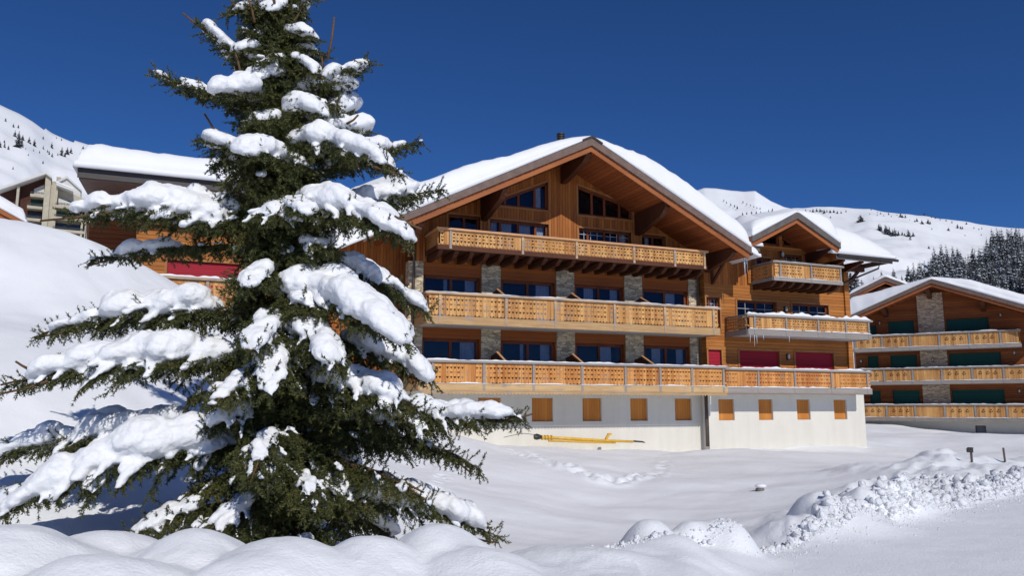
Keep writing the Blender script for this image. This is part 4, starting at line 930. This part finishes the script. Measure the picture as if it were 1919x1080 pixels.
# yellow crane boom along the wall
bm0 = at(997, 822, 0.0 + 1) ; P0 = (OX + _U[0] * 5.3 + _Nn[0] * .9, OY + _U[1] * 5.3 + _Nn[1] * .9)
zb = -1.62
by = empty('crane_boom', (P0[0], P0[1], zb), YAW, 'yellow steel crane boom lying on the snow against the white base wall', 'crane boom')
m = MB(); m.tube([(.35, 0, .26), (1.6, 0, .19), (3.2, 0, .08), (5.0, 0, .0)], [.065, .075, .07, .055], 10); m.build('boom_tube', M['yellow'], by, smooth=True)
m = MB(); m.tube([(.55, .22, .12), (2.0, .2, .05), (3.0, .16, .0), (4.0, .1, -.04)], [.045, .045, .04, .03], 8); m.build('lower_tube', M['yellow'], by, smooth=True)
m = MB()
for a in (.32, .48, .62, .78): m.tube([(a, 0, .265 - a * .03), (a + .07, 0, .265 - a * .03)], .11, 12)
m.build('collar', M['yellow'], by)
m = MB(); m.tube([(-.02, 0, .29), (.10, 0, .29), (.28, 0, .28)], [.11, .14, .09], 12); m.bar((.05, .1, .38), (.2, .1, .24), .08, .07); m.build('winch', M['metal'], by)
m = MB(); m.bar((3.55, 0, .12), (3.72, 0, .36), .10, .10); m.box(3.66, 3.84, -.05, .05, .32, .40); m.build('bracket', M['yellow'], by)
m = MB(); m.tube([(0, 0, .38), (-.6, .1, .45), (-1.3, .3, .36), (-1.6, .3, .3)], .012, 5); m.tube([(5.0, 0, .02), (5.5, 0, -.02), (5.62, 0, -.06)], [.05, .04, .02], 6); m.build('cable', M['metal'], by)
p = nhit(1425, 921, 9)
v, f = ico(3); v = v * np.array([.11, .09, .08]) * (1 + .25 * np.array([[mnoise.noise(Vector(q) * 2)] for q in v])); rk = np_mesh('rock', v, f, M['rock']); rk.location = (p[0], p[1], p[2] + .02)
tag(rk, 'small dark stone with a cap of snow poking out of the smooth snowfield', 'stone')
v2 = ico(3)[0] * np.array([.14, .12, .06]); cpo = np_mesh('snow_cap', v2, ico(3)[1], M['snow'], parent=rk); cpo.location = (0.02, 0, .10)
# ================================================================== conifers on the hills
def far_conifer(seed, layers=15, fr=13, w=.17, snow=.5):
    rr = np.random.default_rng(seed); V = []; Fa = []; mi = []
    def tri(a, b, c, m_): k = len(V); V.extend([a, b, c]); Fa.append((k, k + 1, k + 2)); mi.append(m_)
    for L in range(layers):
        t = (L + rr.uniform(-.2, .2)) / layers; z = .10 + .86 * t; R = w * (1 - t) ** .8 * rr.uniform(.8, 1.15) + .006
        for k in range(max(5, int(fr * (1 - t * .5)))):
            a = rr.uniform(0, 2 * math.pi); r = R * rr.uniform(.55, 1.15); dz = r * rr.uniform(.25, .6); hw = r * rr.uniform(.20, .34)
            ca, sa = math.cos(a), math.sin(a); base = (0, 0, z + r * .25)
            p1 = (ca * r * .6 - sa * hw, sa * r * .6 + ca * hw, z - dz * .45 - .01); p2 = (ca * r * .6 + sa * hw, sa * r * .6 - ca * hw, z - dz * .45 - .01); tip = (ca * r, sa * r, z - dz)
            tri(base, p1, p2, 0); tri(p1, tip, p2, 0)
            for q in (-1, 1):
                e = (ca * r * .85 - sa * hw * 1.5 * q, sa * r * .85 + ca * hw * 1.5 * q, z - dz * 1.1 - .012); tri(p1 if q == 1 else p2, e, (ca * r * .8, sa * r * .8, z - dz * .7), 0)
            if rr.random() < snow:
                u = .006; s_ = rr.uniform(.5, .95)
                q1 = (ca * r * .62 - sa * hw * s_, sa * r * .62 + ca * hw * s_, z - dz * .42 + u); q2 = (ca * r * .62 + sa * hw * s_, sa * r * .62 - ca * hw * s_, z - dz * .42 + u)
                q0 = (ca * r * .25, sa * r * .25, z + r * .10 + u); tri(q0, q1, q2, 1); tri(q1, (ca * r * .95, sa * r * .95, z - dz * .9 + u), q2, 1)
    for k in range(4):
        a0 = k * math.pi / 2; a1 = a0 + math.pi / 2; b_ = .012; tri((b_ * math.cos(a0), b_ * math.sin(a0), -.06), (b_ * math.cos(a1), b_ * math.sin(a1), -.06), (0, 0, .95), 2)
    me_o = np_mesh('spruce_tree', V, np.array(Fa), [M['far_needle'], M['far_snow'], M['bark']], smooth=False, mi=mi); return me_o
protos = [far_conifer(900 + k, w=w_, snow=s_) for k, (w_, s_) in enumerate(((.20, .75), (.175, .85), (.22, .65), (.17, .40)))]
used = [False] * 4
tr_rng = random.Random(11)
def put_tree(P, h, label, group, k=None, wide=1.0):
    k = tr_rng.randrange(4) if k is None else k
    o = protos[k]
    if used[k]: o = protos[k].copy(); link(o)
    used[k] = True
    o.location = (P[0], P[1], P[2] - h * .03); o.scale = (h * wide, h * wide, h); o.rotation_euler = (0, 0, tr_rng.uniform(0, 6.28)); tag(o, label, 'tree', group); return o
def row(lst, label, group, r0=90, k=None, wide=1.0):
    for (px, py, hp) in lst:
        px += tr_rng.uniform(-1.6, 1.6); py += tr_rng.uniform(-1.3, 1.3); hp *= tr_rng.uniform(.7, 1.3)
        P = hit(px, py, r0)
        if P is None: continue
        d = math.hypot(P[0], P[1]); put_tree(P, max(.8, hp * d / F_PX * 1.02), label, group, k, wide * tr_rng.uniform(.9, 1.3))
row([(11, 227, 6), (25, 240, 8), (36, 240, 9), (2, 275, 9), (10, 277, 10), (17, 281, 8), (28, 256, 12), (34, 275, 20), (41, 275, 22), (43, 262, 12), (37, 262, 13), (55, 270, 12), (66, 274, 11), (82, 262, 9), (97, 278, 14), (81, 281, 8), (88, 285, 7), (93, 288, 7), (99, 295, 7), (110, 293, 6),
     (116, 292, 14), (125, 290, 18), (134, 288, 10), (73, 287, 6), (55, 291, 5), (105, 260, 5), (117, 264, 5), (144, 263, 4), (25, 318, 7), (82, 307, 5), (48, 280, 5), (62, 283, 4), (122, 293, 10), (8, 269, 6)], 'small dark spruce dotted on the steep left mountain slope', 'spruces on the left mountain slope', 120, 3, 1.25)
row([(155, 281, 11)], 'lone spruce just left of the thick roof snow, on the left mountain skyline', 'spruces on the left mountain slope', 120, 3, 1.3)
row([(1612, 417, 13)], 'round dark lone tree high on the open right ski slope', None, 120, 2, 1.9)
row([(1648, 432, 13), (1653, 434, 14), (1659, 436, 13), (1664, 438, 15), (1669, 440, 15), (1674, 442, 15), (1679, 443, 14), (1684, 442, 12), (1690, 441, 8), (1695, 443, 6)], 'dark spruce in the long clump halfway up the right slope', 'clump on the right slope', 120, None, 1.5)
row([(1702, 446, 14), (1707, 449, 13), (1711, 444, 8)], 'dark spruce in the little trio right of the long clump', 'trio on the right slope', 120, None, 1.4)
row([(1688, 407, 8), (1692, 409, 8), (1698, 409, 6), (1714, 416, 7), (1719, 416, 6), (1728, 421, 8), (1739, 419, 8), (1743, 420, 5), (1776, 433, 7), (1780, 433, 6), (1795, 427, 7), (1800, 428, 6), (1803, 429, 7), (1827, 429, 5), (1835, 431, 5), (1839, 431, 6), (1838, 441, 5), (1808, 443, 4), (1741, 466, 8), (1748, 432, 4), (1672, 406, 4), (1681, 403, 4), (1704, 414, 4),
     (1732, 403, 5), (1741, 405, 5), (1755, 410, 5), (1762, 412, 4), (1772, 416, 4), (1723, 402, 4), (1710, 401, 4), (1700, 399, 3), (1652, 402, 4), (1645, 398, 3), (1633, 395, 3), (1812, 421, 4), (1748, 407, 4), (1558, 408, 4), (1665, 402, 4), (1784, 418, 4), (1631, 402, 4), (1643, 404, 4), (1657, 404, 3)], 'tiny spruce scattered below the right skyline', 'scattered trees below the right skyline', 120, None, 1.5)
row([(1512, 397, 6), (1518, 397, 6), (1524, 398, 6), (1530, 398, 7), (1536, 399, 7), (1541, 399, 7), (1546, 399, 7), (1551, 399, 7), (1557, 399, 6), (1562, 399, 7), (1571, 400, 6), (1578, 400, 6), (1587, 398, 5)], 'tiny spruce in the row on the skyline right of the dormer roof', 'skyline row', 120, None, 1.5)
for (px, py, hp) in [(1357, 377, 5), (1362, 381, 5), (1370, 385, 6), (1377, 388, 6), (1382, 391, 7), (1393, 380, 5), (1400, 384, 5), (1407, 386, 5), (1413, 389, 5), (1419, 391, 5), (1425, 392, 5), (1392, 403, 7), (1400, 402, 7), (1409, 401, 7), (1418, 401, 7), (1426, 400, 6), (1441, 397, 6), (1448, 395, 6)]:
    r = ray(px, py); el = r[2] / math.hypot(r[0], r[1]); a = math.degrees(math.atan2(r[0], r[1])); T = np.interp(a, pa[:, 0], pa[:, 1]); s = np.clip((el - .16) / (T - .16), 0.02, 1) ** (1 / .9); d = 1300 + 1000 * s
    put_tree((d * math.sin(math.radians(a)), d * math.cos(math.radians(a)), d * el), hp * d / F_PX, 'tiny spruce on the pointed snow peak between the two chalet roofs', 'trees on the pointed peak', None, 1.4)
row([(1586, 548, 42), (1596, 552, 48), (1607, 550, 50), (1616, 553, 40), (1575, 545, 36)], 'snow-dusted spruce directly behind the eave of the joined orange chalet', 'spruces behind the eave', 75, None, 1.2)
row([(1652, 527, 22), (1662, 524, 14), (1675, 524, 28), (1637, 529, 13), (1690, 530, 12)], 'young spruce peeping over the small rear gable', 'young spruces above the rear gable', 90, None, 1.1)
env = [(1705, 503), (1712, 490), (1722, 491), (1734, 489), (1742, 485), (1752, 468), (1762, 458), (1775, 457), (1786, 462), (1797, 463), (1808, 472), (1816, 484), (1827, 464), (1838, 468), (1850, 457), (1857, 440), (1864, 425), (1876, 430), (1890, 428), (1905, 423), (1919, 436), (1935, 430), (1990, 420)]
ex = [q[0] for q in env]; ey = [q[1] for q in env]
cnt = 0
def forest_label(x, ty):
    lobe = 'left lobe of the forest' if x < 1816 else 'right mass of the forest'
    if ty < np.interp(x, ex, ey) + 12: return 'snow-dusted spruce on the upper edge of the ' + lobe + ' on the hillside', 'upper edge, ' + lobe
    return 'snow-dusted spruce deep within the ' + lobe + ' on the right hillside', 'inside the ' + lobe
for px in np.arange(1708, 1990, 7.0):
    top = np.interp(px, ex, ey); yb = 566
    while True:
        hp = tr_rng.uniform(38, 56) * (1 if yb > 500 else .85); x = px + tr_rng.uniform(-4, 4)
        if yb - hp < top: 
            yb = max(top + hp, top + 36)
            P = hit(x, yb, 90)
            if P is not None: put_tree(P, hp * math.hypot(P[0], P[1]) / F_PX, *forest_label(x, yb - hp), None, 1.05); cnt += 1
            break
        P = hit(x, yb, 90)
        if P is not None: put_tree(P, hp * math.hypot(P[0], P[1]) / F_PX, *forest_label(x, yb - hp), None, 1.05); cnt += 1
        yb -= tr_rng.uniform(12, 18)
print('forest', cnt)
# ================================================================== the big spruce in front
TY = 10.0
def trunk_pt(py):
    x = np.interp(py, [-120, 0, 300, 600, 1000, 1100], [512, 515, 522, 528, 533, 535]); return at(x, py, TY)
tb = at(534, 1090, TY); base_z = -2.4
sp = empty('spruce_tree', (tb[0], tb[1], base_z), 0, 'tall spruce in the left foreground, its boughs bent under heavy pillows of snow', 'tree')
TO = np.array([tb[0], tb[1], base_z])
tt = at(512, -130, TY)
pts = [(0, 0, -.3)] + [tuple((trunk_pt(py) - TO)) for py in (1060, 900, 700, 500, 300, 100, 0, -90)] + [tuple(tt - TO)]
m = MB(); MB.W0 = 0; m.tube([(p[0], -p[1], p[2]) for p in pts], [.15, .13, .12, .105, .09, .07, .05, .035, .022, .012], 12); m.build('trunk', M['bark'], sp, smooth=True)
NEED_V = []; 
def norm(v): return v / np.maximum(np.linalg.norm(v, axis=-1, keepdims=True), 1e-9)
def needles_for(A, B, dens=115, ln=.034, wd=.0125, fwd=.75):
    """A,B (k,3) twig segments -> triangle soup of needles around them"""
    L = np.linalg.norm(B - A, axis=1); n = np.maximum(2, (L * dens).astype(int)); idx = np.repeat(np.arange(len(A)), n)
    t = rng.random(len(idx)); P = A[idx] + (B - A)[idx] * t[:, None]; D = norm(B - A)[idx]
    R = norm(np.cross(D, rng.normal(size=D.shape))); R[:, 2] += .25 * rng.random(len(R)); R = norm(R)
    dirn = norm(R + D * fwd); l = ln * rng.uniform(.7, 1.25, (len(idx), 1)); w = norm(np.cross(dirn, rng.normal(size=D.shape))) * wd * .5
    T = P + dirn * l; V = np.stack([P - w, P + w, T], 1).reshape(-1, 3); return V
def stems(A, B, ra, rb):
    """3-sided stems"""
    D = norm(B - A); X = norm(np.cross(D, np.array([.3, .2, 1.0]))); Y = np.cross(D, X); V = []; 
    for (P, r) in ((A, ra), (B, rb)):
        for k in range(3): V.append(P + (X * math.cos(2.094 * k) + Y * math.sin(2.094 * k)) * np.reshape(r, (-1, 1)))
    V = np.stack(V, 1); n = len(A); Fi = np.array([[0, 1, 4, 3], [1, 2, 5, 4], [2, 0, 3, 5]]); F_ = (np.arange(n)[:, None, None] * 6 + Fi[None]).reshape(-1, 4); return V.reshape(-1, 3), F_
uv, uf = ico(2)
def make_bough(P0, P1, droop=.25, width=.55, thickn=1.0, snow=None, seed=0, bare=.0, hang=.5, rise=.12, stub=None, fine=1.0, pad=1.0, dust=.22):
    """P0 root, P1 tip (world). Builds bough > needles, snow."""
    global rng
    rng = np.random.default_rng(1000 + seed)
    P0 = np.asarray(P0, float) - TO; P1 = np.asarray(P1, float) - TO
    Lb = np.linalg.norm(P1 - P0); mid = (P0 + P1) / 2 + np.array([0, 0, rise * Lb])
    ts = np.linspace(0, 1, 17)
    jit = np.cumsum(rng.normal(0, .008, (17, 3)), 0) * Lb * .5; jit -= ts[:, None] * jit[-1]
    C = ((1 - ts) ** 2)[:, None] * P0 + (2 * ts * (1 - ts))[:, None] * mid + (ts ** 2)[:, None] * P1 + jit
    def cpt(t):
        f = np.clip(t, 0, 1) * 16; i = np.minimum(f.astype(int), 15); return C[i] + (C[i + 1] - C[i]) * (f - i)[:, None]
    m = MB(); r0 = .010 + .011 * Lb
    m.tube([(p[0], -p[1], p[2]) for p in C], [r0 * (1 - t) ** .8 + .005 for t in ts], 6); bo = m.build('bough', M['bark'], sp, smooth=True)
    # secondaries
    sp_ = .066 / fine; k = int(Lb / sp_); t = np.repeat(np.linspace(.05, .985, k), 2) + rng.normal(0, .008, 2 * k); side = np.tile([1., -1.], k); t = np.clip(t, .04, .99)
    S0 = cpt(t); tan = norm(cpt(np.clip(t + .03, 0, 1)) - cpt(np.clip(t - .03, 0, 1)))
    up = np.array([0, 0, 1.0]); lat = norm(np.cross(tan, up)) * side[:, None]
    Ls = width * np.minimum(1, (1.06 - t) * 1.9) * np.minimum(1, .5 + t * 2.2) * rng.uniform(.6, 1.15, len(t)); Ls = np.maximum(Ls, .07)
    dir1 = norm(lat * rng.uniform(.7, 1.0, (len(t), 1)) + tan * rng.uniform(.55, 1.0, (len(t), 1)) + up * rng.uniform(-.55, .02, (len(t), 1)) * (.3 + hang))
    S1 = S0 + dir1 * (Ls * .55)[:, None]; dir2 = norm(dir1 + up * (-.45 * hang) * rng.uniform(.3, 1.3, (len(t), 1))); S2 = S1 + dir2 * (Ls * .45)[:, None]
    # tertiaries
    TA = []; TB = []
    for (A, B, fr) in ((S0, S1, .55), (S1, S2, .45)):
        kk = np.maximum(1, (Ls * fr / .036).astype(int)); ii = np.repeat(np.arange(len(A)), kk); tt_ = rng.random(len(ii)); a = A[ii] + (B - A)[ii] * tt_[:, None]
        d = norm(B - A)[ii]; s_ = norm(np.cross(d, up)) * rng.choice([-1., 1.], len(ii))[:, None]
        dd = norm(s_ * rng.uniform(.3, 1.0, (len(ii), 1)) + d * rng.uniform(.4, 1.0, (len(ii), 1)) + up * rng.uniform(-1.5, .12, (len(ii), 1)) * hang)
        l = rng.uniform(.08, .23, (len(ii), 1)) * (1.1 if fr > .5 else .8); TA.append(a); TB.append(a + dd * l)
    TA = np.concatenate(TA); TB = np.concatenate(TB)
    o0 = int(16 * (1 - .7)); 
    mainA, mainB = C[5:-1], C[6:]
    NV = None
    pk = np.where(rng.random(len(t)) < .55)[0]; fq = rng.uniform(.1, .9, (len(pk), 1)); PA = S0[pk] + (S1 - S0)[pk] * fq; PB = PA + norm(lat[pk] * rng.uniform(.1, .7, (len(pk), 1)) + tan[pk] * rng.uniform(.2, .8, (len(pk), 1)) + up * rng.uniform(.35, 1.0, (len(pk), 1))) * rng.uniform(.10, .26, (len(pk), 1)) * min(1, width / .42)
    TA = np.concatenate([TA, PA]); TB = np.concatenate([TB, PB])
    NV = np.concatenate([needles_for(S0, S1, 150), needles_for(S1, S2, 190), needles_for(TA, TB, 215 * thickn), needles_for(mainA, mainB, 150, .03)])
    nF = np.arange(len(NV)).reshape(-1, 3)
    np_mesh('needles', NV, nF, M['needle'], parent=bo, smooth=False)
    A = np.concatenate([S0, S1, TA]); B = np.concatenate([S1, S2, TB]); ra = np.concatenate([np.full(len(S0), .0055), np.full(len(S1), .004), np.full(len(TA), .0022)])
    sv, sf = stems(A, B, ra, ra * .7); np_mesh('twigs', sv, sf, M['twig'], parent=bo, smooth=False)
    if True:
        snow = snow or []
        VV = []; FF = []; c = 0
        def blob(p, rx, ry, rz, ax=None):
            nonlocal c
            v = uv * np.array([rx, ry, rz]); v[:, 2] = np.where(v[:, 2] < 0, v[:, 2] * .62, v[:, 2])
            if ax is not None:
                a_ = math.atan2(ax[1], ax[0]); ca, sa = math.cos(a_), math.sin(a_); v = v @ np.array([[ca, sa, 0], [-sa, ca, 0], [0, 0, 1]]); sl = ax[2] / max(.2, math.hypot(ax[0], ax[1])); sl = max(-1.2, min(1.2, sl)); v[:, 2] += (v[:, 0] * ca + v[:, 1] * sa) * sl
            VV.append(v + p); FF.append(uf + c); c += len(uv)
        for (t0, t1, r) in snow:
            r = r * (1.30 if r > .12 else 1.1)
            n = max(2, int((t1 - t0) * Lb / (r * .45)) + 1)
            for q in np.linspace(t0, t1, n):
                p = cpt(np.array([q]))[0]; tg = norm(cpt(np.array([min(1, q + .04)]))[0] - cpt(np.array([max(0, q - .04)]))[0]); rr = r * rng.uniform(.78, 1.18) * (1 if .02 < (q - t0) and (t1 - q) > .02 else .75)
                lt = norm(np.cross(tg, up)); p0_ = p
                for sg in (-1, 1):
                    p = p0_ + lt * sg * rng.uniform(.12, .62) * rr + tg * rng.normal(0, .2) * rr; rb_ = rr * rng.uniform(.58, .92)
                    blob(p + np.array([0, 0, rb_ * rng.uniform(.22, .62)]), rb_ * 1.15, rb_ * rng.uniform(.9, 1.2), rb_ * rng.uniform(.80, 1.15), tg)
            sel = np.where((t > t0 - .03) & (t < t1 + .02))[0]
            for i in sel:
                if rng.random() > .72: continue
                f1 = rng.uniform(.5, 1.2); L1 = Ls[i]; rs = r * rng.uniform(.24, .44)
                for q in np.arange(0.08, min(f1, 1.0), max(.06, rs * .7 / max(L1, .05))):
                    P = S0[i] + (S1 - S0)[i] * min(1, q / .55) + ((S2 - S1)[i] * (q - .55) / .45 if q > .55 else 0); s_ = rs * (1.1 - .6 * q)
                    blob(P + np.array([0, 0, s_ * .55]), s_ * 1.15, s_ * .85, s_ * .75, dir1[i])
        for i in np.where(rng.random(len(t)) < dust)[0]:
            q0 = rng.uniform(.1, .8); s_ = rng.uniform(.026, .05)
            for q in np.arange(q0, min(1, q0 + rng.uniform(.15, .5)), .03 / max(.05, Ls[i])):
                P = S0[i] + (S1 - S0)[i] * min(1, q / .55) + ((S2 - S1)[i] * (q - .55) / .45 if q > .55 else 0)
                blob(P + np.array([rng.normal(0, .012), rng.normal(0, .012), s_ * .6]), s_ * rng.uniform(.9, 1.5), s_ * rng.uniform(.7, 1.3), s_ * .7, dir1[i])
        if not VV: return bo
        VV = np.concatenate(VV); FF = np.concatenate(FF)
        so = np_mesh('snow_load', VV, FF, M['snow_tree'], parent=bo)
        rm = so.modifiers.new('remesh', 'REMESH'); rm.mode = 'VOXEL'; rm.voxel_size = .021; rm.use_smooth_shade = True
        sm = so.modifiers.new('smooth', 'SMOOTH'); sm.iterations = 7; sm.factor = .55
        dp = so.modifiers.new('d', 'DISPLACE'); dp.texture = TEX; dp.strength = .075; dp.mid_level = .5; dp.texture_coords = 'GLOBAL'
        dp = so.modifiers.new('d2', 'DISPLACE'); dp.texture = TEX2; dp.strength = .022; dp.mid_level = .5; dp.texture_coords = 'GLOBAL'
    return bo
M['twig'] = needle_mat('twig_bark', (.05, .04, .018), (.075, .058, .026), (.10, .075, .035))
TEX = bpy.data.textures.new('lumps', 'CLOUDS'); TEX.noise_scale = .21; TEX.noise_depth = 2
TEX2 = bpy.data.textures.new('grain', 'CLOUDS'); TEX2.noise_scale = .045; TEX2.noise_depth = 2
# (root y px, tip x, tip y px, tip depth offset (negative: towards the camera), width, rise, hang, snow runs (t0, t1, radius))
B_ = [
 (150, 372, 45, -.25, .26, -.08, .3, [(.30, .80, .15)]),
 (235, 288, 135, -.10, .34, .02, .35, [(.28, .50, .12), (.58, .72, .11), (.88, .97, .045)]),
 (340, 372, 262, -.45, .30, .10, .4, [(.30, .80, .15)]),
 (215, 415, 175, -.65, .30, .20, .5, [(.35, .95, .16)]),
 (330, 470, 290, -.80, .32, .28, .6, [(.40, .98, .17)]),
 (450, 128, 402, -.55, .50, .16, .8, [(.34, .60, .30), (.56, .93, .17)]),
 (430, 340, 372, .05, .42, .10, .7, [(.45, .9, .13)]),
 (465, 172, 488, .35, .30, .05, .5, [(.55, .85, .12)]),
 (610, 75, 628, -.30, .55, .13, .9, [(.30, .72, .20), (.72, .93, .11)]),
 (700, 10, 726, -.85, .62, .17, 1.0, [(.22, .50, .20), (.44, .66, .26), (.62, .90, .17)]),
 (800, -30, 862, -.10, .60, .10, 1.0, [(.36, .66, .20), (.74, .93, .14)]),
 (850, -20, 975, -1.35, .66, .20, 1.0, [(.22, .45, .22), (.40, .70, .26), (.68, .93, .15)]),
 (930, 230, 1010, -1.05, .50, .10, 1.0, [(.55, .9, .10)]),
 (215, 690, 118, .15, .34, .05, .4, [(.30, .62, .15), (.66, .90, .12)]),
 (290, 660, 205, .55, .34, .05, .5, [(.30, .95, .19)]),
 (345, 790, 268, .75, .34, .02, .5, [(.35, .70, .20), (.78, .86, .07)]),
 (280, 752, 327, -.60, .42, .22, 1.0, [(.18, .84, .17)]),
 (415, 830, 356, .55, .42, .02, .7, [(.45, .78, .15)]),
 (410, 772, 452, -.95, .50, .24, 1.1, [(.22, .62, .22), (.60, .95, .13)]),
 (480, 805, 590, .35, .46, .20, 1.0, [(.40, .70, .15), (.76, .96, .11)]),
 (560, 765, 645, -1.15, .58, .26, 1.1, [(.10, .45, .23), (.40, .92, .21)]),
 (620, 812, 715, .10, .46, .18, 1.0, [(.48, .93, .17)]),
 (640, 500, 735, -1.35, .60, .20, 1.1, [(.25, .95, .12)]),
 (630, 640, 700, -1.3, .5, .22, 1.1, [(.3, .9, .13)]),
 (610, 470, 660, -1.35, .46, .20, 1.1, [(.30, .90, .12)]),
 (720, 800, 778, -.90, .52, .18, 1.0, [(.25, .80, .16)]),
 (810, 985, 783, -.15, .50, .08, 1.0, [(.42, .90, .13)]),
 (800, 905, 884, .15, .50, .16, 1.1, [(.35, .6, .05)]),
 (850, 810, 945, -.2, .52, .12, 1.1, None),
 (930, 935, 1008, .55, .50, .16, .7, [(.30, .88, .17)]),
 (700, 400, 760, -1.5, .50, .20, 1.2, [(.55, .9, .08)]),
 (800, 470, 905, -1.6, .52, .20, 1.2, [(.45, .80, .07)]),
 (880, 600, 960, -1.4, .50, .20, 1.1, [(.5, .8, .06)]),
 (200, 655, 165, .30, .30, .10, .4, [(.25, .95, .16)]),
 (270, 690, 245, .45, .32, .06, .4, [(.30, .98, .20)]),
 (225, 600, 215, -.25, .28, .15, .5, [(.35, .95, .13)]),
 (150, 480, 150, -.45, .26, .12, .5, [(.3, .95, .13)]),
 (400, 575, 400, -.9, .34, .2, .8, [(.4, .95, .12)]),
 (520, 460, 540, -1.0, .4, .2, .9, [(.55, .95, .10)]),
 (20, 430, 25, -.3, .22, .10, .3, [(.35, .85, .11)]),
 (70, 590, 70, -.2, .22, .10, .4, [(.35, .9, .11)]),
 (0, 575, -5, .1, .22, .10, .4, [(.3, .9, .12)]),
 (110, 600, 140, -.35, .24, .15, .5, [(.35, .9, .10)]),
 (100, 440, 95, -.5, .22, .15, .5, [(.4, .9, .09)]),
 (10, 500, 20, -.5, .22, .15, .4, [(.3, .9, .12)]),
]
for k, (ry, tx, ty, dz, wd, rs, hg, sn) in enumerate(B_):
    make_bough(trunk_pt(ry), at(tx, ty, TY + dz), width=wd, rise=rs, hang=hg, snow=sn, seed=k, fine=1.0 if ry > 200 else 1.25)
# the rest of the crown, all round the trunk
brnd = random.Random(5)
NB_ = 54
for k in range(NB_):
    f = (k + .5) / NB_; py = -80 + 1090 * f ** .97
    R = np.interp(py, [-130, 0, 150, 400, 700, 950, 1050], [.16, .52, .88, 1.30, 1.80, 2.15, 2.0]) * brnd.uniform(.62, .92)
    az = k * 2.39996 + brnd.uniform(-.2, .2); r0_ = trunk_pt(py)
    dirx, diry = math.cos(az), math.sin(az)
    if diry < -.2: R *= .80
    if dirx < -.2 and 400 < py < 620: R *= .42
    tip = r0_ + np.array([dirx * R, diry * R, -R * np.interp(py, [0, 400, 1000], [-.05, .20, .34]) + brnd.uniform(-.1, .1)])
    sn = None
    if brnd.random() < .75 and R > .3: a_ = brnd.uniform(.35, .55); sn = [(a_, a_ + brnd.uniform(.2, .4), brnd.uniform(.07, .14) * min(1, .4 + R))]
    if diry > .3 and sn: sn = [(a_, .92, .16)]
    make_bough(r0_, tip, width=np.interp(py, [0, 300, 1000], [.28, .44, .60]), rise=.14, hang=np.interp(py, [0, 400], [.4, 1.1]), snow=sn, seed=200 + k)
# short sprigs that hide the trunk
rng = np.random.default_rng(55)
pyk = rng.uniform(-90, 1040, 2300); tp_ = np.array([trunk_pt(q) for q in pyk]) - TO; Rk = np.interp(pyk, [-130, 0, 300, 1000], [.10, .26, .55, .80])
an = rng.uniform(0, 2 * math.pi, len(pyk)); dr = np.c_[np.cos(an), np.sin(an), rng.uniform(-.5, .35, len(pyk))]; dr = norm(dr)
a0_ = tp_ + dr * (Rk * rng.uniform(.05, .7, len(pyk)))[:, None]; L0 = rng.uniform(.16, .36, len(pyk)); b0_ = a0_ + norm(dr + np.array([0, 0, -.25])) * L0[:, None]
ii = np.repeat(np.arange(len(pyk)), 9); q_ = rng.random(len(ii)); ta = a0_[ii] + (b0_ - a0_)[ii] * q_[:, None]; td = norm(b0_ - a0_)[ii]; ts_ = norm(np.cross(td, rng.normal(size=td.shape))); tb_ = ta + norm(ts_ + td * .7 + np.array([0, 0, -.35])) * rng.uniform(.06, .16, (len(ii), 1))
NV = np.concatenate([needles_for(a0_, b0_, 150), needles_for(ta, tb_, 190)]); np_mesh('inner_foliage', NV, np.arange(len(NV)).reshape(-1, 3), M['needle'], parent=sp, smooth=False)
# bare leader shoots
def shoot(p0, p1, d, r=.014, need=True):
    a = at(*p0, TY + d) - TO; b = at(*p1, TY + d) - TO; mid = (a + b) / 2 + np.array([.012, 0, -.01]); m = MB()
    m.tube([(q[0], -q[1], q[2]) for q in (a, mid, b)], [r * 1.2, r, r * .9], 6); o = m.build('leader_shoot', M['bark'], sp, smooth=True)
    if need:
        V = needles_for(np.array([a, mid]), np.array([mid, b]), 260, .014, .005, 1.3); np_mesh('needles', V, np.arange(len(V)).reshape(-1, 3), M['brown_needle'], parent=o, smooth=False)
M['brown_needle'] = needle_mat('brown_shoot_needles', (.14, .085, .035), (.22, .13, .055), (.28, .18, .08))
rng = np.random.default_rng(77)
for (a, b, d) in (((614, 112), (627, 32), -.1), ((604, 130), (602, 98), -.1), ((385, 58), (343, 24), -.25), ((405, 250), (383, 212), -.45), ((452, 140), (438, 88), -.5), ((545, 48), (568, 8), -.2), ((478, 42), (465, -6), -.4), ((446, 18), (430, -4), -.3), ((515, 5), (510, -20), -.5),
                  ((660, 135), (688, 118), .15), ((700, 312), (755, 328), -.6), ((650, 232), (672, 215), .1), ((205, 398), (76, 414), -.6), ((250, 470), (168, 498), .3), ((140, 620), (65, 632), -.3), ((90, 715), (5, 738), -.9), ((75, 700), (2, 722), -.8), ((50, 690), (30, 678), -.8),
                  ((850, 860), (882, 886), .1), ((930, 792), (1000, 776), -.15), ((920, 790), (940, 770), -.15), ((890, 988), (922, 990), .5), ((895, 1012), (930, 1017), .5), ((790, 430), (740, 405), -.9), ((760, 905), (795, 924), -.2)): shoot(a, b, d)
